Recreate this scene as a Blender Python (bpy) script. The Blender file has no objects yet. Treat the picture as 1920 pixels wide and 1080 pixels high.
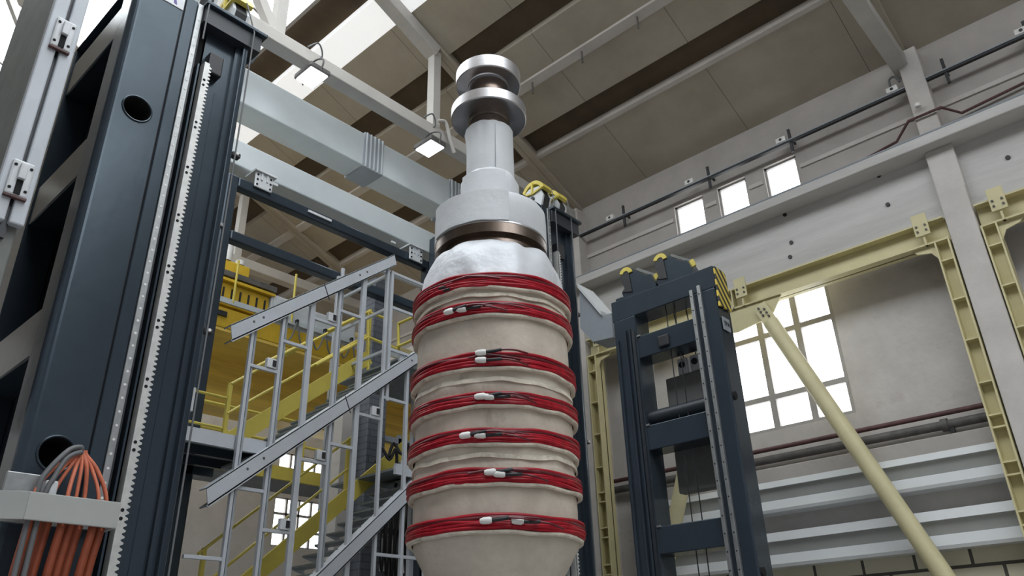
import bpy, math, random
from mathutils import Matrix, Vector, noise
random.seed(7)
SC = bpy.context.scene
COL = SC.collection
# ------------------------------------------------------------------ camera
RX = Vector((0.67481518, -0.73750867, -0.02656011))
DN = Vector((0.31035907, 0.31626113, -0.89646871))
FW = Vector((0.66955338, 0.59670752, 0.44231031))
FPX = 1463.458
CAM = Vector((0, 0, 1.6))
cd = bpy.data.cameras.new('camera'); cam = bpy.data.objects.new('camera', cd); COL.objects.link(cam)
cd.sensor_width = 36; cd.lens = FPX * 36 / 1920; cd.clip_end = 300
m = Matrix.Identity(4)
for i in range(3):
    m[i][0] = RX[i]; m[i][1] = -DN[i]; m[i][2] = -FW[i]; m[i][3] = CAM[i]
cam.matrix_world = m
SC.camera = cam

def ray(px, py):
    return RX * ((px - 960) / FPX) + DN * ((py - 540) / FPX) + FW
def at(px, py, k, c):
    d = ray(px, py); i = 'xyz'.index(k)
    return CAM + d * ((c - CAM[i]) / d[i])

# ------------------------------------------------------------------ materials
def pmat(name, col, rough=.6, metal=0., var=.12, scale=2., bump=0., bscale=25., col2=None, spec=.5, stretch=(1, 1, 1)):
    mt = bpy.data.materials.new(name); mt.use_nodes = True
    n = mt.node_tree.nodes; l = mt.node_tree.links; b = n['Principled BSDF']
    tc = n.new('ShaderNodeTexCoord'); mp = n.new('ShaderNodeMapping'); mp.inputs['Scale'].default_value = stretch
    l.new(tc.outputs['Object'], mp.inputs['Vector'])
    nz = n.new('ShaderNodeTexNoise'); nz.inputs['Scale'].default_value = scale; nz.inputs['Detail'].default_value = 6
    nz.inputs['Roughness'].default_value = .65
    l.new(mp.outputs['Vector'], nz.inputs['Vector'])
    cr = n.new('ShaderNodeValToRGB')
    a = col2 if col2 else [c * (1 - var) for c in col]
    z = col if col2 else [min(1, c * (1 + var)) for c in col]
    cr.color_ramp.elements[0].position = .32; cr.color_ramp.elements[1].position = .68
    cr.color_ramp.elements[0].color = (*a, 1); cr.color_ramp.elements[1].color = (*z, 1)
    l.new(nz.outputs['Fac'], cr.inputs['Fac']); l.new(cr.outputs['Color'], b.inputs['Base Color'])
    b.inputs['Roughness'].default_value = rough; b.inputs['Metallic'].default_value = metal
    b.inputs['Specular IOR Level'].default_value = spec
    if bump:
        n2 = n.new('ShaderNodeTexNoise'); n2.inputs['Scale'].default_value = bscale; n2.inputs['Detail'].default_value = 4
        l.new(mp.outputs['Vector'], n2.inputs['Vector'])
        bp = n.new('ShaderNodeBump'); bp.inputs['Strength'].default_value = bump; bp.inputs['Distance'].default_value = .05
        l.new(n2.outputs['Fac'], bp.inputs['Height']); l.new(bp.outputs['Normal'], b.inputs['Normal'])
    return mt
def emat(name, col, s):
    mt = bpy.data.materials.new(name); mt.use_nodes = True
    b = mt.node_tree.nodes['Principled BSDF']
    b.inputs['Base Color'].default_value = (.8, .8, .8, 1); b.inputs['Roughness'].default_value = .3
    b.inputs['Emission Color'].default_value = (*col, 1); b.inputs['Emission Strength'].default_value = s
    return mt
def stripes(name, c1, c2, freq, vec):
    mt = pmat(name, c1, .45); n = mt.node_tree.nodes; l = mt.node_tree.links
    tc = n['Texture Coordinate']; d = n.new('ShaderNodeVectorMath'); d.operation = 'DOT_PRODUCT'
    d.inputs[1].default_value = [v * freq for v in vec]; l.new(tc.outputs['Object'], d.inputs[0])
    f = n.new('ShaderNodeMath'); f.operation = 'FRACT'; l.new(d.outputs['Value'], f.inputs[0])
    g = n.new('ShaderNodeMath'); g.operation = 'GREATER_THAN'; g.inputs[1].default_value = .5; l.new(f.outputs[0], g.inputs[0])
    mx = n.new('ShaderNodeMix'); mx.data_type = 'RGBA'; mx.inputs['A'].default_value = (*c1, 1); mx.inputs['B'].default_value = (*c2, 1)
    l.new(g.outputs[0], mx.inputs['Factor']); l.new(mx.outputs['Result'], n['Principled BSDF'].inputs['Base Color'])
    return mt
def blockmat(name, c, joint, w, h, rot=(0, 0, 0), loc=(0, 0, 0), js=.03, col2=None):
    mt = pmat(name, c, .85, bump=.15); n = mt.node_tree.nodes; l = mt.node_tree.links
    tc = n['Texture Coordinate']
    sp = n.new('ShaderNodeSeparateXYZ'); cb = n.new('ShaderNodeCombineXYZ'); ad = n.new('ShaderNodeMath'); ad.operation = 'ADD'
    l.new(tc.outputs['Object'], sp.inputs[0]); l.new(sp.outputs['X'], ad.inputs[0]); l.new(sp.outputs['Y'], ad.inputs[1])
    l.new(ad.outputs[0], cb.inputs['X']); l.new(sp.outputs['Z'], cb.inputs['Y'])
    br = n.new('ShaderNodeTexBrick'); br.inputs['Scale'].default_value = 1
    br.inputs['Brick Width'].default_value = w; br.inputs['Row Height'].default_value = h; br.inputs['Mortar Size'].default_value = js
    br.inputs['Color1'].default_value = (*c, 1); br.inputs['Color2'].default_value = (*(col2 or [v * .85 for v in c]), 1); br.inputs['Mortar'].default_value = (*joint, 1)
    l.new(cb.outputs[0], br.inputs['Vector']); l.new(br.outputs['Color'], n['Principled BSDF'].inputs['Base Color'])
    return mt

def joints(mt, ax, pitch, w):       # dark slab joints across a surface
    n = mt.node_tree.nodes; l = mt.node_tree.links; b = n['Principled BSDF']
    src = b.inputs['Base Color'].links[0].from_socket
    sp = n.new('ShaderNodeSeparateXYZ'); l.new(n['Texture Coordinate'].outputs['Object'], sp.inputs[0])
    d = n.new('ShaderNodeMath'); d.operation = 'DIVIDE'; d.inputs[1].default_value = pitch; l.new(sp.outputs[ax], d.inputs[0])
    f = n.new('ShaderNodeMath'); f.operation = 'FRACT'; l.new(d.outputs[0], f.inputs[0])
    g = n.new('ShaderNodeMath'); g.operation = 'LESS_THAN'; g.inputs[1].default_value = w / pitch; l.new(f.outputs[0], g.inputs[0])
    mx = n.new('ShaderNodeMix'); mx.data_type = 'RGBA'; mx.inputs['B'].default_value = (.10, .085, .07, 1)
    l.new(g.outputs[0], mx.inputs['Factor']); l.new(src, mx.inputs['A']); l.new(mx.outputs['Result'], b.inputs['Base Color'])
def stain(mt, col, scale=4., lo=.60, hi=.78, amt=.75, stretch=(1, 1, 1)):      # scattered dirt marks
    n = mt.node_tree.nodes; l = mt.node_tree.links; b = n['Principled BSDF']
    src = b.inputs['Base Color'].links[0].from_socket
    mp = n.new('ShaderNodeMapping'); mp.inputs['Scale'].default_value = stretch; mp.inputs['Location'].default_value = (3.1, 7.7, 1.3)
    l.new(n['Texture Coordinate'].outputs['Object'], mp.inputs['Vector'])
    nz = n.new('ShaderNodeTexNoise'); nz.inputs['Scale'].default_value = scale; nz.inputs['Detail'].default_value = 8; nz.inputs['Roughness'].default_value = .7
    l.new(mp.outputs['Vector'], nz.inputs['Vector'])
    mr = n.new('ShaderNodeMapRange'); mr.inputs['From Min'].default_value = lo; mr.inputs['From Max'].default_value = hi; mr.inputs['To Max'].default_value = amt
    l.new(nz.outputs['Fac'], mr.inputs['Value'])
    mx = n.new('ShaderNodeMix'); mx.data_type = 'RGBA'; mx.inputs['B'].default_value = (*col, 1)
    l.new(mr.outputs['Result'], mx.inputs['Factor']); l.new(src, mx.inputs['A']); l.new(mx.outputs['Result'], b.inputs['Base Color'])
def turned(mt, amt=.85):            # lathe-turned metal: highlights stretch along the axis
    n = mt.node_tree.nodes; l = mt.node_tree.links; b = n['Principled BSDF']
    tg = n.new('ShaderNodeTangent'); tg.direction_type = 'RADIAL'; tg.axis = 'Z'
    b.inputs['Anisotropic'].default_value = amt; l.new(tg.outputs['Tangent'], b.inputs['Tangent'])

M = {}
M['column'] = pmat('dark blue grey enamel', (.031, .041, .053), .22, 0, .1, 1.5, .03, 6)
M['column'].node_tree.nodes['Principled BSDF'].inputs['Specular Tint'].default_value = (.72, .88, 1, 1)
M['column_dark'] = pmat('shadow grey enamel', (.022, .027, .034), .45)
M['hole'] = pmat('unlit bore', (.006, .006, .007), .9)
M['steel'] = pmat('bright machined steel', (.50, .49, .50), .30, 1, .08, 3, .0, stretch=(1, 1, 8))
M['rail'] = pmat('ground steel rail', (.36, .37, .37), .38, .7, .15, 8)
M['rack'] = pmat('milled rack steel', (.62, .62, .60), .4, .35, .12, 8)
turned(M['steel'])
M['brown_steel'] = pmat('heat tinted steel', (.20, .16, .135), .26, 1, .25, 4, stretch=(1, 1, .3))
turned(M['brown_steel'])
M['white_wrap'] = pmat('white glass cloth', (.66, .68, .70), .6, 0, .07, 1.2, .2, 4)
M['foil_wrap'] = pmat('silvery insulation cloth', (.60, .62, .65), .45, .08, .12, 1.6, .9, 2.2)
M['beige_wrap'] = pmat('soiled beige glass cloth', (.69, .62, .52), .85, 0, .15, 1.6, .22, 9, col2=(.50, .44, .36))
stain(M['beige_wrap'], (.17, .14, .11), 3.2, .60, .80, .7, (1, 1, .6))
M['lip'] = pmat('cream binding cloth', (.66, .60, .50), .85, 0, .2, 6, .3, 14)
stain(M['lip'], (.2, .15, .1), 5, .56, .75, .7)
M['red'] = pmat('red silicone cable', (.36, .006, .018), .42, 0, .3, 7, spec=.3)
M['redlip'] = pmat('dark maroon cable', (.13, .008, .015), .4)
M['black'] = pmat('black rubber', (.015, .015, .018), .5)
M['white_plastic'] = pmat('white ceramic', (.8, .79, .76), .4)
M['grey_beam'] = pmat('light blue grey paint', (.57, .62, .64), .35, 0, .05, 1.2)
M['grey_beam_mid'] = pmat('mid grey paint', (.30, .33, .36), .5, 0, .06, 2)
M['stair_grey'] = pmat('pale grey paint', (.50, .53, .57), .5, 0, .06, 2)
M['tread'] = pmat('galvanised grating', (.24, .27, .28), .5, .3, .2, 12)
M['yellow'] = pmat('yellow rail paint', (.66, .54, .10), .5, 0, .1, 2)
M['crane'] = pmat('crane yellow paint', (.62, .40, .02), .5, 0, .15, 1.5)
M['ochre'] = pmat('ochre crane girder paint', (.90, .60, .12), .55, 0, .2, 1.2, stretch=(.3, 1, 6))
M['cream_steel'] = pmat('cream yellow structural paint', (.62, .56, .32), .5, 0, .07, 1.5)
M['cream_tube'] = pmat('pale cream tube paint', (.66, .60, .36), .5, 0, .07, 1.5)
M['plaster'] = pmat('aged limewashed plaster', (.62, .59, .56), .9, 0, .1, .9, .12, 9, col2=(.50, .47, .44))
M['whitewash'] = pmat('whitewashed concrete girder', (.63, .62, .60), .9, 0, .1, 1.1, .2, 8, col2=(.50, .49, .47), stretch=(1, .25, 2.2))
M['upper_wall'] = pmat('grey beige plaster', (.47, .44, .41), .9, 0, .1, .8, .1, 9, col2=(.38, .355, .33))
stain(M['plaster'], (.24, .19, .165), 1.3, .60, .85, .6, (1, .6, 1))
stain(M['whitewash'], (.30, .28, .26), 1.1, .60, .85, .55, (1, .4, 2.5))
M['ceil'] = pmat('grey brown concrete roof slab', (.45, .40, .325), .95, 0, .12, .7, .15, 8, col2=(.37, .325, .26))
joints(M['ceil'], 'Y', 3.05, .012)
M['ceil_dark'] = pmat('dark brown inset board', (.085, .06, .036), .9, 0, .25, .9, .1, 8)
M['purlin'] = pmat('skylit concrete tone', (.52, .48, .44), .9, 0, .1, 1, .1, 8)  # paler than the slabs: skylight on the step faces is painted in
M['truss'] = pmat('pale grey truss concrete', (.50, .48, .45), .9, 0, .1, 1, .1, 8)
M['white_slab'] = emat('frosted dusty roof glazing', (.93, .94, .95), .62)
M['sky_glass'] = emat('roof light glass', (.91, .96, 1.0), 5.2)
M['win_glass'] = emat('daylit window pane', (.95, .98, 1.0), 3.6)
M['lamp'] = emat('lit lamp diffuser', (.95, .98, 1.0), 7)
M['frame_grey'] = pmat('grey window frame', (.38, .365, .355), .6)
M['sheet_white'] = pmat('white sheet metal', (.66, .68, .69), .45, 0, .05, 1)
M['sheet_grey'] = pmat('grey sheet metal', (.40, .41, .39), .5, 0, .06, 1)  # bracket plates, and the shaded duct faces painted grey
M['block'] = blockmat('beige blockwork', (.76, .72, .56), (.10, .095, .085), .95, .44, js=.03)
M['pillar'] = blockmat('dark grey brickwork', (.16, .175, .20), (.10, .11, .125), .9, .14, js=.015)
M['pipe'] = pmat('maroon brown pipe', (.10, .045, .045), .6, 0, .3, 5)
M['pipe_grey'] = pmat('dark grey pipe', (.10, .095, .09), .6, 0, .3, 5)
M['orange_shaded'] = pmat('shaded orange jacket', (.27, .06, .025), .5, 0, .25, 5)  # cable orange darkened: the shade below the bracket is in the colour
M['orange'] = pmat('orange cable jacket', (.60, .17, .09), .5, 0, .2, 6)
M['cablegrey'] = pmat('grey cable jacket', (.14, .145, .15), .5)
M['panel_white'] = pmat('white cabinet paint', (.60, .63, .66), .5, 0, .05, 1)
M['floor'] = pmat('grey concrete floor', (.30, .29, .28), .7, 0, .15, .5)
M['sheave_white'] = pmat('white sheave plate', (.62, .64, .66), .45)
M['sign_white'] = pmat('white sign plate', (.75, .77, .80), .4)
M['purple'] = pmat('purple lettering', (.10, .06, .30), .5)
M['counter'] = pmat('grey cast block', (.18, .19, .18), .7, 0, .15, 2)
M['hazard'] = stripes('black and yellow stripes', (.68, .52, .08), (.02, .02, .02), 6.2, (.92, 0, .75))

# ------------------------------------------------------------------ mesh builder
class MB:
    def __init__(s): s.v = []; s.f = []
    def add(s, vs, fs):
        o = len(s.v); s.v += [tuple(v) for v in vs]; s.f += [tuple(i + o for i in f) for f in fs]; return s
    def box(s, x0, x1, y0, y1, z0, z1):
        return s.add([(x, y, z) for z in (z0, z1) for y in (y0, y1) for x in (x0, x1)],
                     [(0, 2, 3, 1), (4, 5, 7, 6), (0, 1, 5, 4), (2, 6, 7, 3), (0, 4, 6, 2), (1, 3, 7, 5)])
    def beam(s, p, q, w, h, up=(0, 0, 1)):
        p = Vector(p); q = Vector(q); d = (q - p).normalized(); up = Vector(up)
        a = d.cross(up).normalized(); b = a.cross(d).normalized()
        vs = []
        for e in (p, q):
            for i, j in ((-1, -1), (1, -1), (1, 1), (-1, 1)): vs.append(e + a * (i * w / 2) + b * (j * h / 2))
        return s.add(vs, [(3, 2, 1, 0), (4, 5, 6, 7)] + [(i, (i + 1) % 4, 4 + (i + 1) % 4, 4 + i) for i in range(4)])
    def tube(s, pts, r, n=10, closed=False):
        pts = [Vector(p) for p in pts]; k = len(pts); vs = []; ref = None
        for i, p in enumerate(pts):
            if closed: d = pts[(i + 1) % k] - pts[i - 1]
            else: d = pts[min(i + 1, k - 1)] - pts[max(i - 1, 0)]
            d.normalize()
            if ref is None: ref = Vector((0, 0, 1)) if abs(d.z) < .9 else Vector((1, 0, 0))
            a = d.cross(ref).normalized(); b = a.cross(d).normalized(); ref = b
            for j in range(n):
                t = 2 * math.pi * j / n; vs.append(p + a * (r * math.cos(t)) + b * (r * math.sin(t)))
        fs = []
        for i in range(k if closed else k - 1):
            i2 = (i + 1) % k
            for j in range(n): fs.append((i * n + j, i * n + (j + 1) % n, i2 * n + (j + 1) % n, i2 * n + j))
        if not closed: fs += [tuple(reversed(range(n))), tuple(range((k - 1) * n, k * n))]
        return s.add(vs, fs)
    def cyl(s, p, q, r, n=20): return s.tube([p, q], r, n)
    def lathe(s, cx, cy, prof, n=96, wob=0., seed=0., caps=True, zw=0.):
        vs = []
        for (z, r) in prof:
            for j in range(n):
                t = 2 * math.pi * j / n
                w = wob * noise.noise(Vector((math.cos(t) * 3.2 + seed, math.sin(t) * 3.2, z * 3.0))) if wob else 0
                w2 = zw * noise.noise(Vector((math.cos(t) * 2.6 + seed + 9, math.sin(t) * 2.6, 1.7))) if zw else 0
                vs.append((cx + (r + w) * math.cos(t), cy + (r + w) * math.sin(t), z + w2))
        fs = []
        for i in range(len(prof) - 1):
            for j in range(n): fs.append((i * n + j, (i + 1) * n + j, (i + 1) * n + (j + 1) % n, i * n + (j + 1) % n))
        if caps:
            k = len(prof)
            fs += [tuple(range(n)), tuple(reversed(range((k - 1) * n, k * n)))]
        return s.add(vs, fs)
    def prism(s, poly, off):
        poly = [Vector(p) for p in poly]; off = Vector(off); k = len(poly)
        return s.add(poly + [p + off for p in poly],
                     [tuple(range(k)), tuple(reversed(range(k, 2 * k)))] + [(i, k + i, k + (i + 1) % k, (i + 1) % k) for i in range(k)])
    def holed(s, x0, x1, z0, z1, y, cx, cz, r, n=40):   # square plate facing -Y with a round hole
        vs = []; 
        for j in range(n):
            t = 2 * math.pi * (j + .5) / n; c, sn = math.cos(t), math.sin(t)
            vs.append((cx + r * c, y, cz + r * sn))
        for j in range(n):
            t = 2 * math.pi * (j + .5) / n; c, sn = math.cos(t), math.sin(t)
            k = 1e9
            if c > 1e-6: k = min(k, (x1 - cx) / c)
            if c < -1e-6: k = min(k, (x0 - cx) / c)
            if sn > 1e-6: k = min(k, (z1 - cz) / sn)
            if sn < -1e-6: k = min(k, (z0 - cz) / sn)
            vs.append((cx + k * c, y, cz + k * sn))
        fs = [(j, (j + 1) % n, n + (j + 1) % n, n + j) for j in range(n)]
        s.add(vs, fs)
        for (X, Z, t) in ((x0, z0, 225), (x1, z0, 315), (x1, z1, 45), (x0, z1, 135)):   # corner fills
            a = math.atan2(Z - cz, X - cx) % (2 * math.pi)
            j = int(math.floor(a / (2 * math.pi) * n - .5)) % n
            p, q = vs[n + j], vs[n + (j + 1) % n]
            s.add([p, q, (X, y, Z)], [(0, 1, 2)])
        return s
    def build(s, name, mt, parent=None, smooth=False, bevel=0.):
        off = Vector((0, 0, 0)); p = parent
        while p: off += p.location; p = p.parent
        me = bpy.data.meshes.new(name); me.from_pydata([(v[0] - off.x, v[1] - off.y, v[2] - off.z) for v in s.v], [], s.f)
        me.materials.append(mt); me.update()
        if smooth:
            for pl in me.polygons: pl.use_smooth = len(pl.vertices) <= 4
            try: me.set_sharp_from_angle(angle=math.radians(38))
            except Exception: pass
        o = bpy.data.objects.new(name, me); COL.objects.link(o)
        if parent: o.parent = parent
        if bevel:
            b = o.modifiers.new('bevel', 'BEVEL'); b.width = bevel; b.segments = 2; b.limit_method = 'ANGLE'
        return o

def tag(o, label, cat, group=None, kind=None):
    o['label'] = label; o['category'] = cat
    if group: o['group'] = group
    if kind: o['kind'] = kind
    return o
def thing(name, label, cat, loc, group=None, kind=None):
    o = bpy.data.objects.new(name, None); o.empty_display_size = .2; COL.objects.link(o); o.location = loc
    return tag(o, label, cat, group, kind)
def copy_tree(o, parent=None):
    c = o.copy(); COL.objects.link(c)
    if parent: c.parent = parent
    for ch in list(o.children): copy_tree(ch, c)
    return c
def struct(mb, name, mt, label, cat, smooth=False, parent=None, bevel=0.):
    return tag(mb.build(name, mt, parent, smooth, bevel), label, cat, None, 'structure')
def arc(pts, n=8):            # smooth a polyline (Catmull-Rom)
    P = [Vector(p) for p in pts]; out = []
    for i in range(len(P) - 1):
        p0 = P[max(i - 1, 0)]; p1 = P[i]; p2 = P[i + 1]; p3 = P[min(i + 2, len(P) - 1)]
        for k in range(n):
            t = k / n
            out.append(.5 * ((2 * p1) + (p2 - p0) * t + (2 * p0 - 5 * p1 + 4 * p2 - p3) * t * t + (3 * p1 - p0 - 3 * p2 + p3) * t ** 3))
    return out + [P[-1]]

# ================================================================== THE HALL
XW = 16.0
SL = .42
def cz(x): return 13.75 + SL * (XW - x) if x > 2 else 13.75 + SL * (XW - 2) - SL * (2 - x)
Y0, Y1 = -22, 30.5
struct(MB().box(-12, 19, -24, 31, -.2, 0), 'floor', M['floor'], 'grey concrete floor of the machine hall', 'floor')
# --- roof: slabs between insets
def slab(xa, xb, dz=0., th=.22, ye=None, ys=None):
    g = MB()
    g.add([(x, y, cz(x) + dz + t) for t in (0, th) for y in (Y0 if ys is None else ys, Y1 if ye is None else ye) for x in (xa, xb)],
          [(0, 2, 3, 1), (4, 5, 7, 6), (0, 1, 5, 4), (2, 6, 7, 3), (0, 4, 6, 2), (1, 3, 7, 5)])
    return g
g = MB()
for xa, xb in ((9.28, 10.58), (11.27, 12.16), (12.16, 13.36), (14.0, 16.6)):
    q = slab(xa, xb); g.add(q.v, q.f)
for xa, xb in ((-12, -1.6),):
    q = slab(xa, xb); g.add(q.v, q.f)
q = slab(-1.6, 2.0, 0, .22, 30.5, 19.5); g.add(q.v, q.f)
struct(g, 'ceiling', M['ceil'], 'grey brown concrete roof slabs sloping up from the window wall', 'ceiling')
for i, (xa, xb, wh) in enumerate(((13.36, 14.0, 'nearest the window wall'), (10.58, 11.27, 'passing behind the rotor top'), (7.74, 8.55, 'beside the bright roof light'))):
    g = slab(xa - .02, xb + .02, .16, .1)
    struct(g, 'trim_%d' % (i + 1), M['ceil_dark'], 'long dark brown inset strip in the sloping roof, ' + wh, 'roof strip')
g = slab(8.55, 9.28, -.02)
struct(g, 'trim_4', M['white_slab'], 'frosted white roof light strip between dark strip and grey slabs', 'roof light')
g = slab(12.12, 12.34, -.07, .1)
struct(g, 'trim_5', M['purlin'], 'concrete purlin rib, painted pale like its lit face, running along the grey roof slabs', 'purlin')
g = slab(13.985, 14.09, -.02, .3)  # pale rib stands in for the lit side face of the recess
struct(g, 'trim_6', M['purlin'], 'narrow rib painted pale for the lit slab edge at the dark strip nearest the window wall', 'purlin')
sk = thing('window_5', 'bright white glazed roof light along the roof ridge', 'skylight', (2, 0, cz(2)), None, 'structure')
g = MB()
for a, b in ((2.0, 7.74), (-1.6, 2.0)):
    q = slab(a, b, .1, .04, 30.5 if a > 0 else 19.5); g.add(q.v, q.f)
g.build('pane', M['sky_glass'], sk)
g = MB()
for k in range(-21, 31, 3):
    for a, b in ((2.0, 7.74), (-1.6, 2.0)):
        g.beam((a, k, cz(a) + .02), (b, k, cz(b) + .02), .08, .12)
for x in (-1.6, 0.2, 2, 3.9, 5.8, 7.74): g.beam((x, Y0, cz(x) + .02), (x, Y1, cz(x) + .02), .09, .12)
g.build('glazing_bar', M['frame_grey'], sk)
# --- roof trusses
def truss(y, label):
    t = thing('roof_truss', label, 'truss', (XW, y, 13.2), 'concrete roof trusses')
    MB().beam((-12, y, 13.37), (XW, y, 13.37), .34, .32).build('bottom_chord', M['truss'], t, bevel=.02)
    MB().beam((10.25, y, cz(10.25) - .22), (2, y, cz(2) - .22), .36, .36).build('rafter', M['truss'], t, bevel=.02)
    MB().beam((XW, y, cz(16) + .06), (10.25, y, cz(10.25) + .06), .34, .30).build('rafter', M['ceil'], t, bevel=.02)
    for x in (10.25, 5.9): MB().beam((x, y, 13.4), (x, y, cz(x) - .2), .24, .24, (0, 1, 0)).build('post', M['truss'], t, bevel=.015)
    for x0, x1 in ((2.4, 5.9),):
        MB().beam((x0, y, cz(x0) - .3), (x1, y, 13.4), .2, .2, (0, 1, 0)).build('diagonal', M['truss'], t)
    return t
truss(11.56, 'pale roof truss crossing behind the rotor top, flood lamps hung on it')
truss(2.40, 'pale roof truss meeting the pilaster at the upper right corner')
truss(20.7, 'farthest pale roof truss, seen beyond the dark frame')
for k, (px, py, lab) in enumerate(((998, 150, 'short rod hanging from the pale roof rib, beside the rotor discs'), (1090, 92, 'short rod hanging from the middle of the pale roof rib'), (1193, 22, 'short rod hanging from the pale roof rib near the top edge'))):
    d = ray(px, py); z_ = 15.25; x_ = 12.22
    q = CAM + d * ((x_ - CAM.x) / d.x)
    tag(MB().cyl((x_, q.y, cz(x_) - .42), (x_, q.y, cz(x_) - .05), .022, 8).build('hanger_rod', M['pipe_grey'], None, True), lab, 'rod', 'rods under the roof rib')
# --- flood lamps on the middle truss
def lamp(px, py, label):
    c = at(px, py, 'y', 11.25)
    t = thing('flood_lamp', label, 'lamp', (c.x, c.y, c.z), 'flood lamps under the truss')
    ux = Vector((.88, .3, -.1)).normalized() ; n = Vector((-.25, -.25, -1)).normalized(); uy = n.cross(ux).normalized(); ux = uy.cross(n)
    ux = Vector((0, 1, 0)); n = Vector((0, 0, -1)); uy = Vector((1, 0, 0))
    def q(a, b, d): return c + ux * a + uy * b + n * d
    MB().prism([q(-.30, -.24, 0), q(.30, -.24, 0), q(.30, .24, 0), q(-.30, .24, 0)], -n * .12).build('housing', M['pipe_grey'], t, bevel=.02)
    MB().prism([q(-.26, -.20, .03), q(.26, -.20, .03), q(.26, .20, .03), q(-.26, .20, .03)], -n * .03).build('diffuser', M['lamp'], t)
    MB().tube(arc([q(-.33, 0, 0), q(-.36, 0, -.25), q(0, 0, -.42), q(.36, 0, -.25), q(.33, 0, 0)], 5), .018, 6).build('bracket', M['pipe_grey'], t, True)
    MB().tube(arc([q(0, 0, -.42), (c.x + .1, c.y + .2, 13.3), (c.x + .25, 11.36, 13.5), (c.x + .1, 11.3, 13.72), (c.x - .1, 11.38, 13.54)], 6), .02, 6).build('cable', M['cablegrey'], t, True)
lamp(585, 145, 'lit rectangular flood lamp above the upper grey beam, near the tall left column')
lamp(806, 278, 'lit rectangular flood lamp just left of the rotor neck')
MB_ = MB()
c = at(826, 240, 'y', 11.3)
MB_.tube(arc([(c.x - .1, 11.3, c.z + .15), (c.x + .12, 11.25, c.z + .2), (c.x + .28, 11.25, c.z - .25), (c.x + .42, 11.25, c.z - .55)], 6), .045, 8)
tag(MB_.build('conduit_elbow', M['truss'], None, True), 'short pale bent conduit at the foot of the truss post', 'conduit')

# --- right wall
def wallbox(x0, x1, y0, y1, z0, z1, g=None): return (g or MB()).box(x0, x1, y0, y1, z0, z1)
# upper wall with three window openings
wins = ((7.62, 8.46, 11.60, 12.45), (6.42, 7.20, 11.66, 12.50), (5.12, 5.94, 11.66, 12.54))
g = MB()
zs0, zs1 = 11.50, 12.50
g.box(16, 16.4, Y0, Y1, 9.5, zs0); g.box(16, 16.4, Y0, Y1, zs1, 14.2)
ys = [Y0, 5.12, 5.94, 6.42, 7.20, 7.62, 8.46, Y1]
for a, b in ((0, 1), (2, 3), (4, 5), (6, 7)): g.box(16, 16.4, ys[a], ys[b], zs0, zs1)
struct(g, 'wall_right', M['upper_wall'], 'grey beige plastered wall above the crane ledge', 'wall')
for i, (a, b) in enumerate(((7.62, 8.46), (6.42, 7.20), (5.12, 5.94))):
    w = thing('window_%d' % (i + 1), ('left', 'middle', 'right')[i] + ' one of the three small bright square windows under the roof', 'window', (16.1, (a + b) / 2, zs0), None, 'structure')
    MB().box(16.16, 16.2, a, b, zs0, zs1).build('pane', M['win_glass'], w)
    f = MB()
    f.box(16.08, 16.2, a, a + .05, zs0, zs1); f.box(16.08, 16.2, b - .05, b, zs0, zs1); f.box(16.08, 16.2, a, b, zs0, zs0 + .05); f.box(16.08, 16.2, a, b, zs1 - .05, zs1)
    f.build('window_frame', M['frame_grey'], w)
# groove band on upper wall
g = MB()
for a, b in ((Y0, 5.05), (6.0, 6.36), (7.26, 7.56), (8.52, Y1)): g.box(15.96, 16.02, a, b, 12.06, 12.16)
struct(g, 'trim_7', M['plaster'], 'shallow grey band along the upper wall at window height', 'trim')
# crane girder (T shape)
g = MB(); g.box(15.30, 16.05, Y0, Y1, 10.95, 11.18); 
struct(g, 'trim_8', M['whitewash'], 'whitewashed projecting concrete ledge under the small windows', 'ledge', bevel=.02)
g = MB(); g.box(15.80, 16.35, Y0, Y1, 9.44, 10.96); g.box(15.70, 15.83, Y0, Y1, 9.44, 9.58)
struct(g, 'wall_right_girder', M['whitewash'], 'whitewashed concrete girder wall between the ledge and the yellow portal', 'girder')
# lower wall with window opening
LW = (5.16, 8.6, 6.21, 9.36)
g = MB()
for a, b, c_, d in ((Y0, LW[0], 3.36, 9.7), (LW[1], Y1, 3.36, 9.7), (LW[0], LW[1], 3.36, LW[2]), (LW[0], LW[1], LW[3], 9.7)): g.box(16.3, 16.7, a, b, c_, d)
struct(g, 'wall_right_lower', M['plaster'], 'grey beige plastered lower wall around the large window', 'wall')
struct(MB().box(16.2, 16.75, Y0, Y1, 0, 3.36), 'wall_right_base', M['block'], 'beige block masonry with dark joints at the foot of the wall', 'wall')
w = thing('window_4', 'large bright many-paned window behind the cream brace tube', 'window', (16.4, 6.9, LW[2]), None, 'structure')
MB().box(16.48, 16.52, LW[0], LW[1], LW[2], LW[3]).build('pane', M['win_glass'], w)
f = MB()
for y in (LW[0] + .03, 6.03, 6.90, 7.75, LW[1] - .03): f.box(16.38, 16.5, y - .07, y + .07, LW[2], LW[3])
for z in (LW[2] + .03, 6.98, 8.44, LW[3] - .03): f.box(16.385, 16.495, LW[0], LW[1], z - .06, z + .06)
f.build('window_frame', M['frame_grey'], w)
# pilasters
def pil(y0, y1, nm, lab):
    g = MB(); g.box(15.45, 16.35, y0, y1, 0, 9.9); g.box(15.60, 16.1, y0 + .0, y1 + .02, 9.9, 10.95); g.box(15.62, 16.1, y0 + .08, y1 + .0, 11.18, 13.6)
    struct(g, nm, M['plaster'], lab, 'pilaster', bevel=.02)
pil(1.93, 2.43, 'trim_9', 'tall whitewashed concrete pilaster at right, between the two yellow portals')
pil(11.26, 11.9, 'trim_10', 'whitewashed concrete pilaster seen right of the far dark column')
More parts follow.
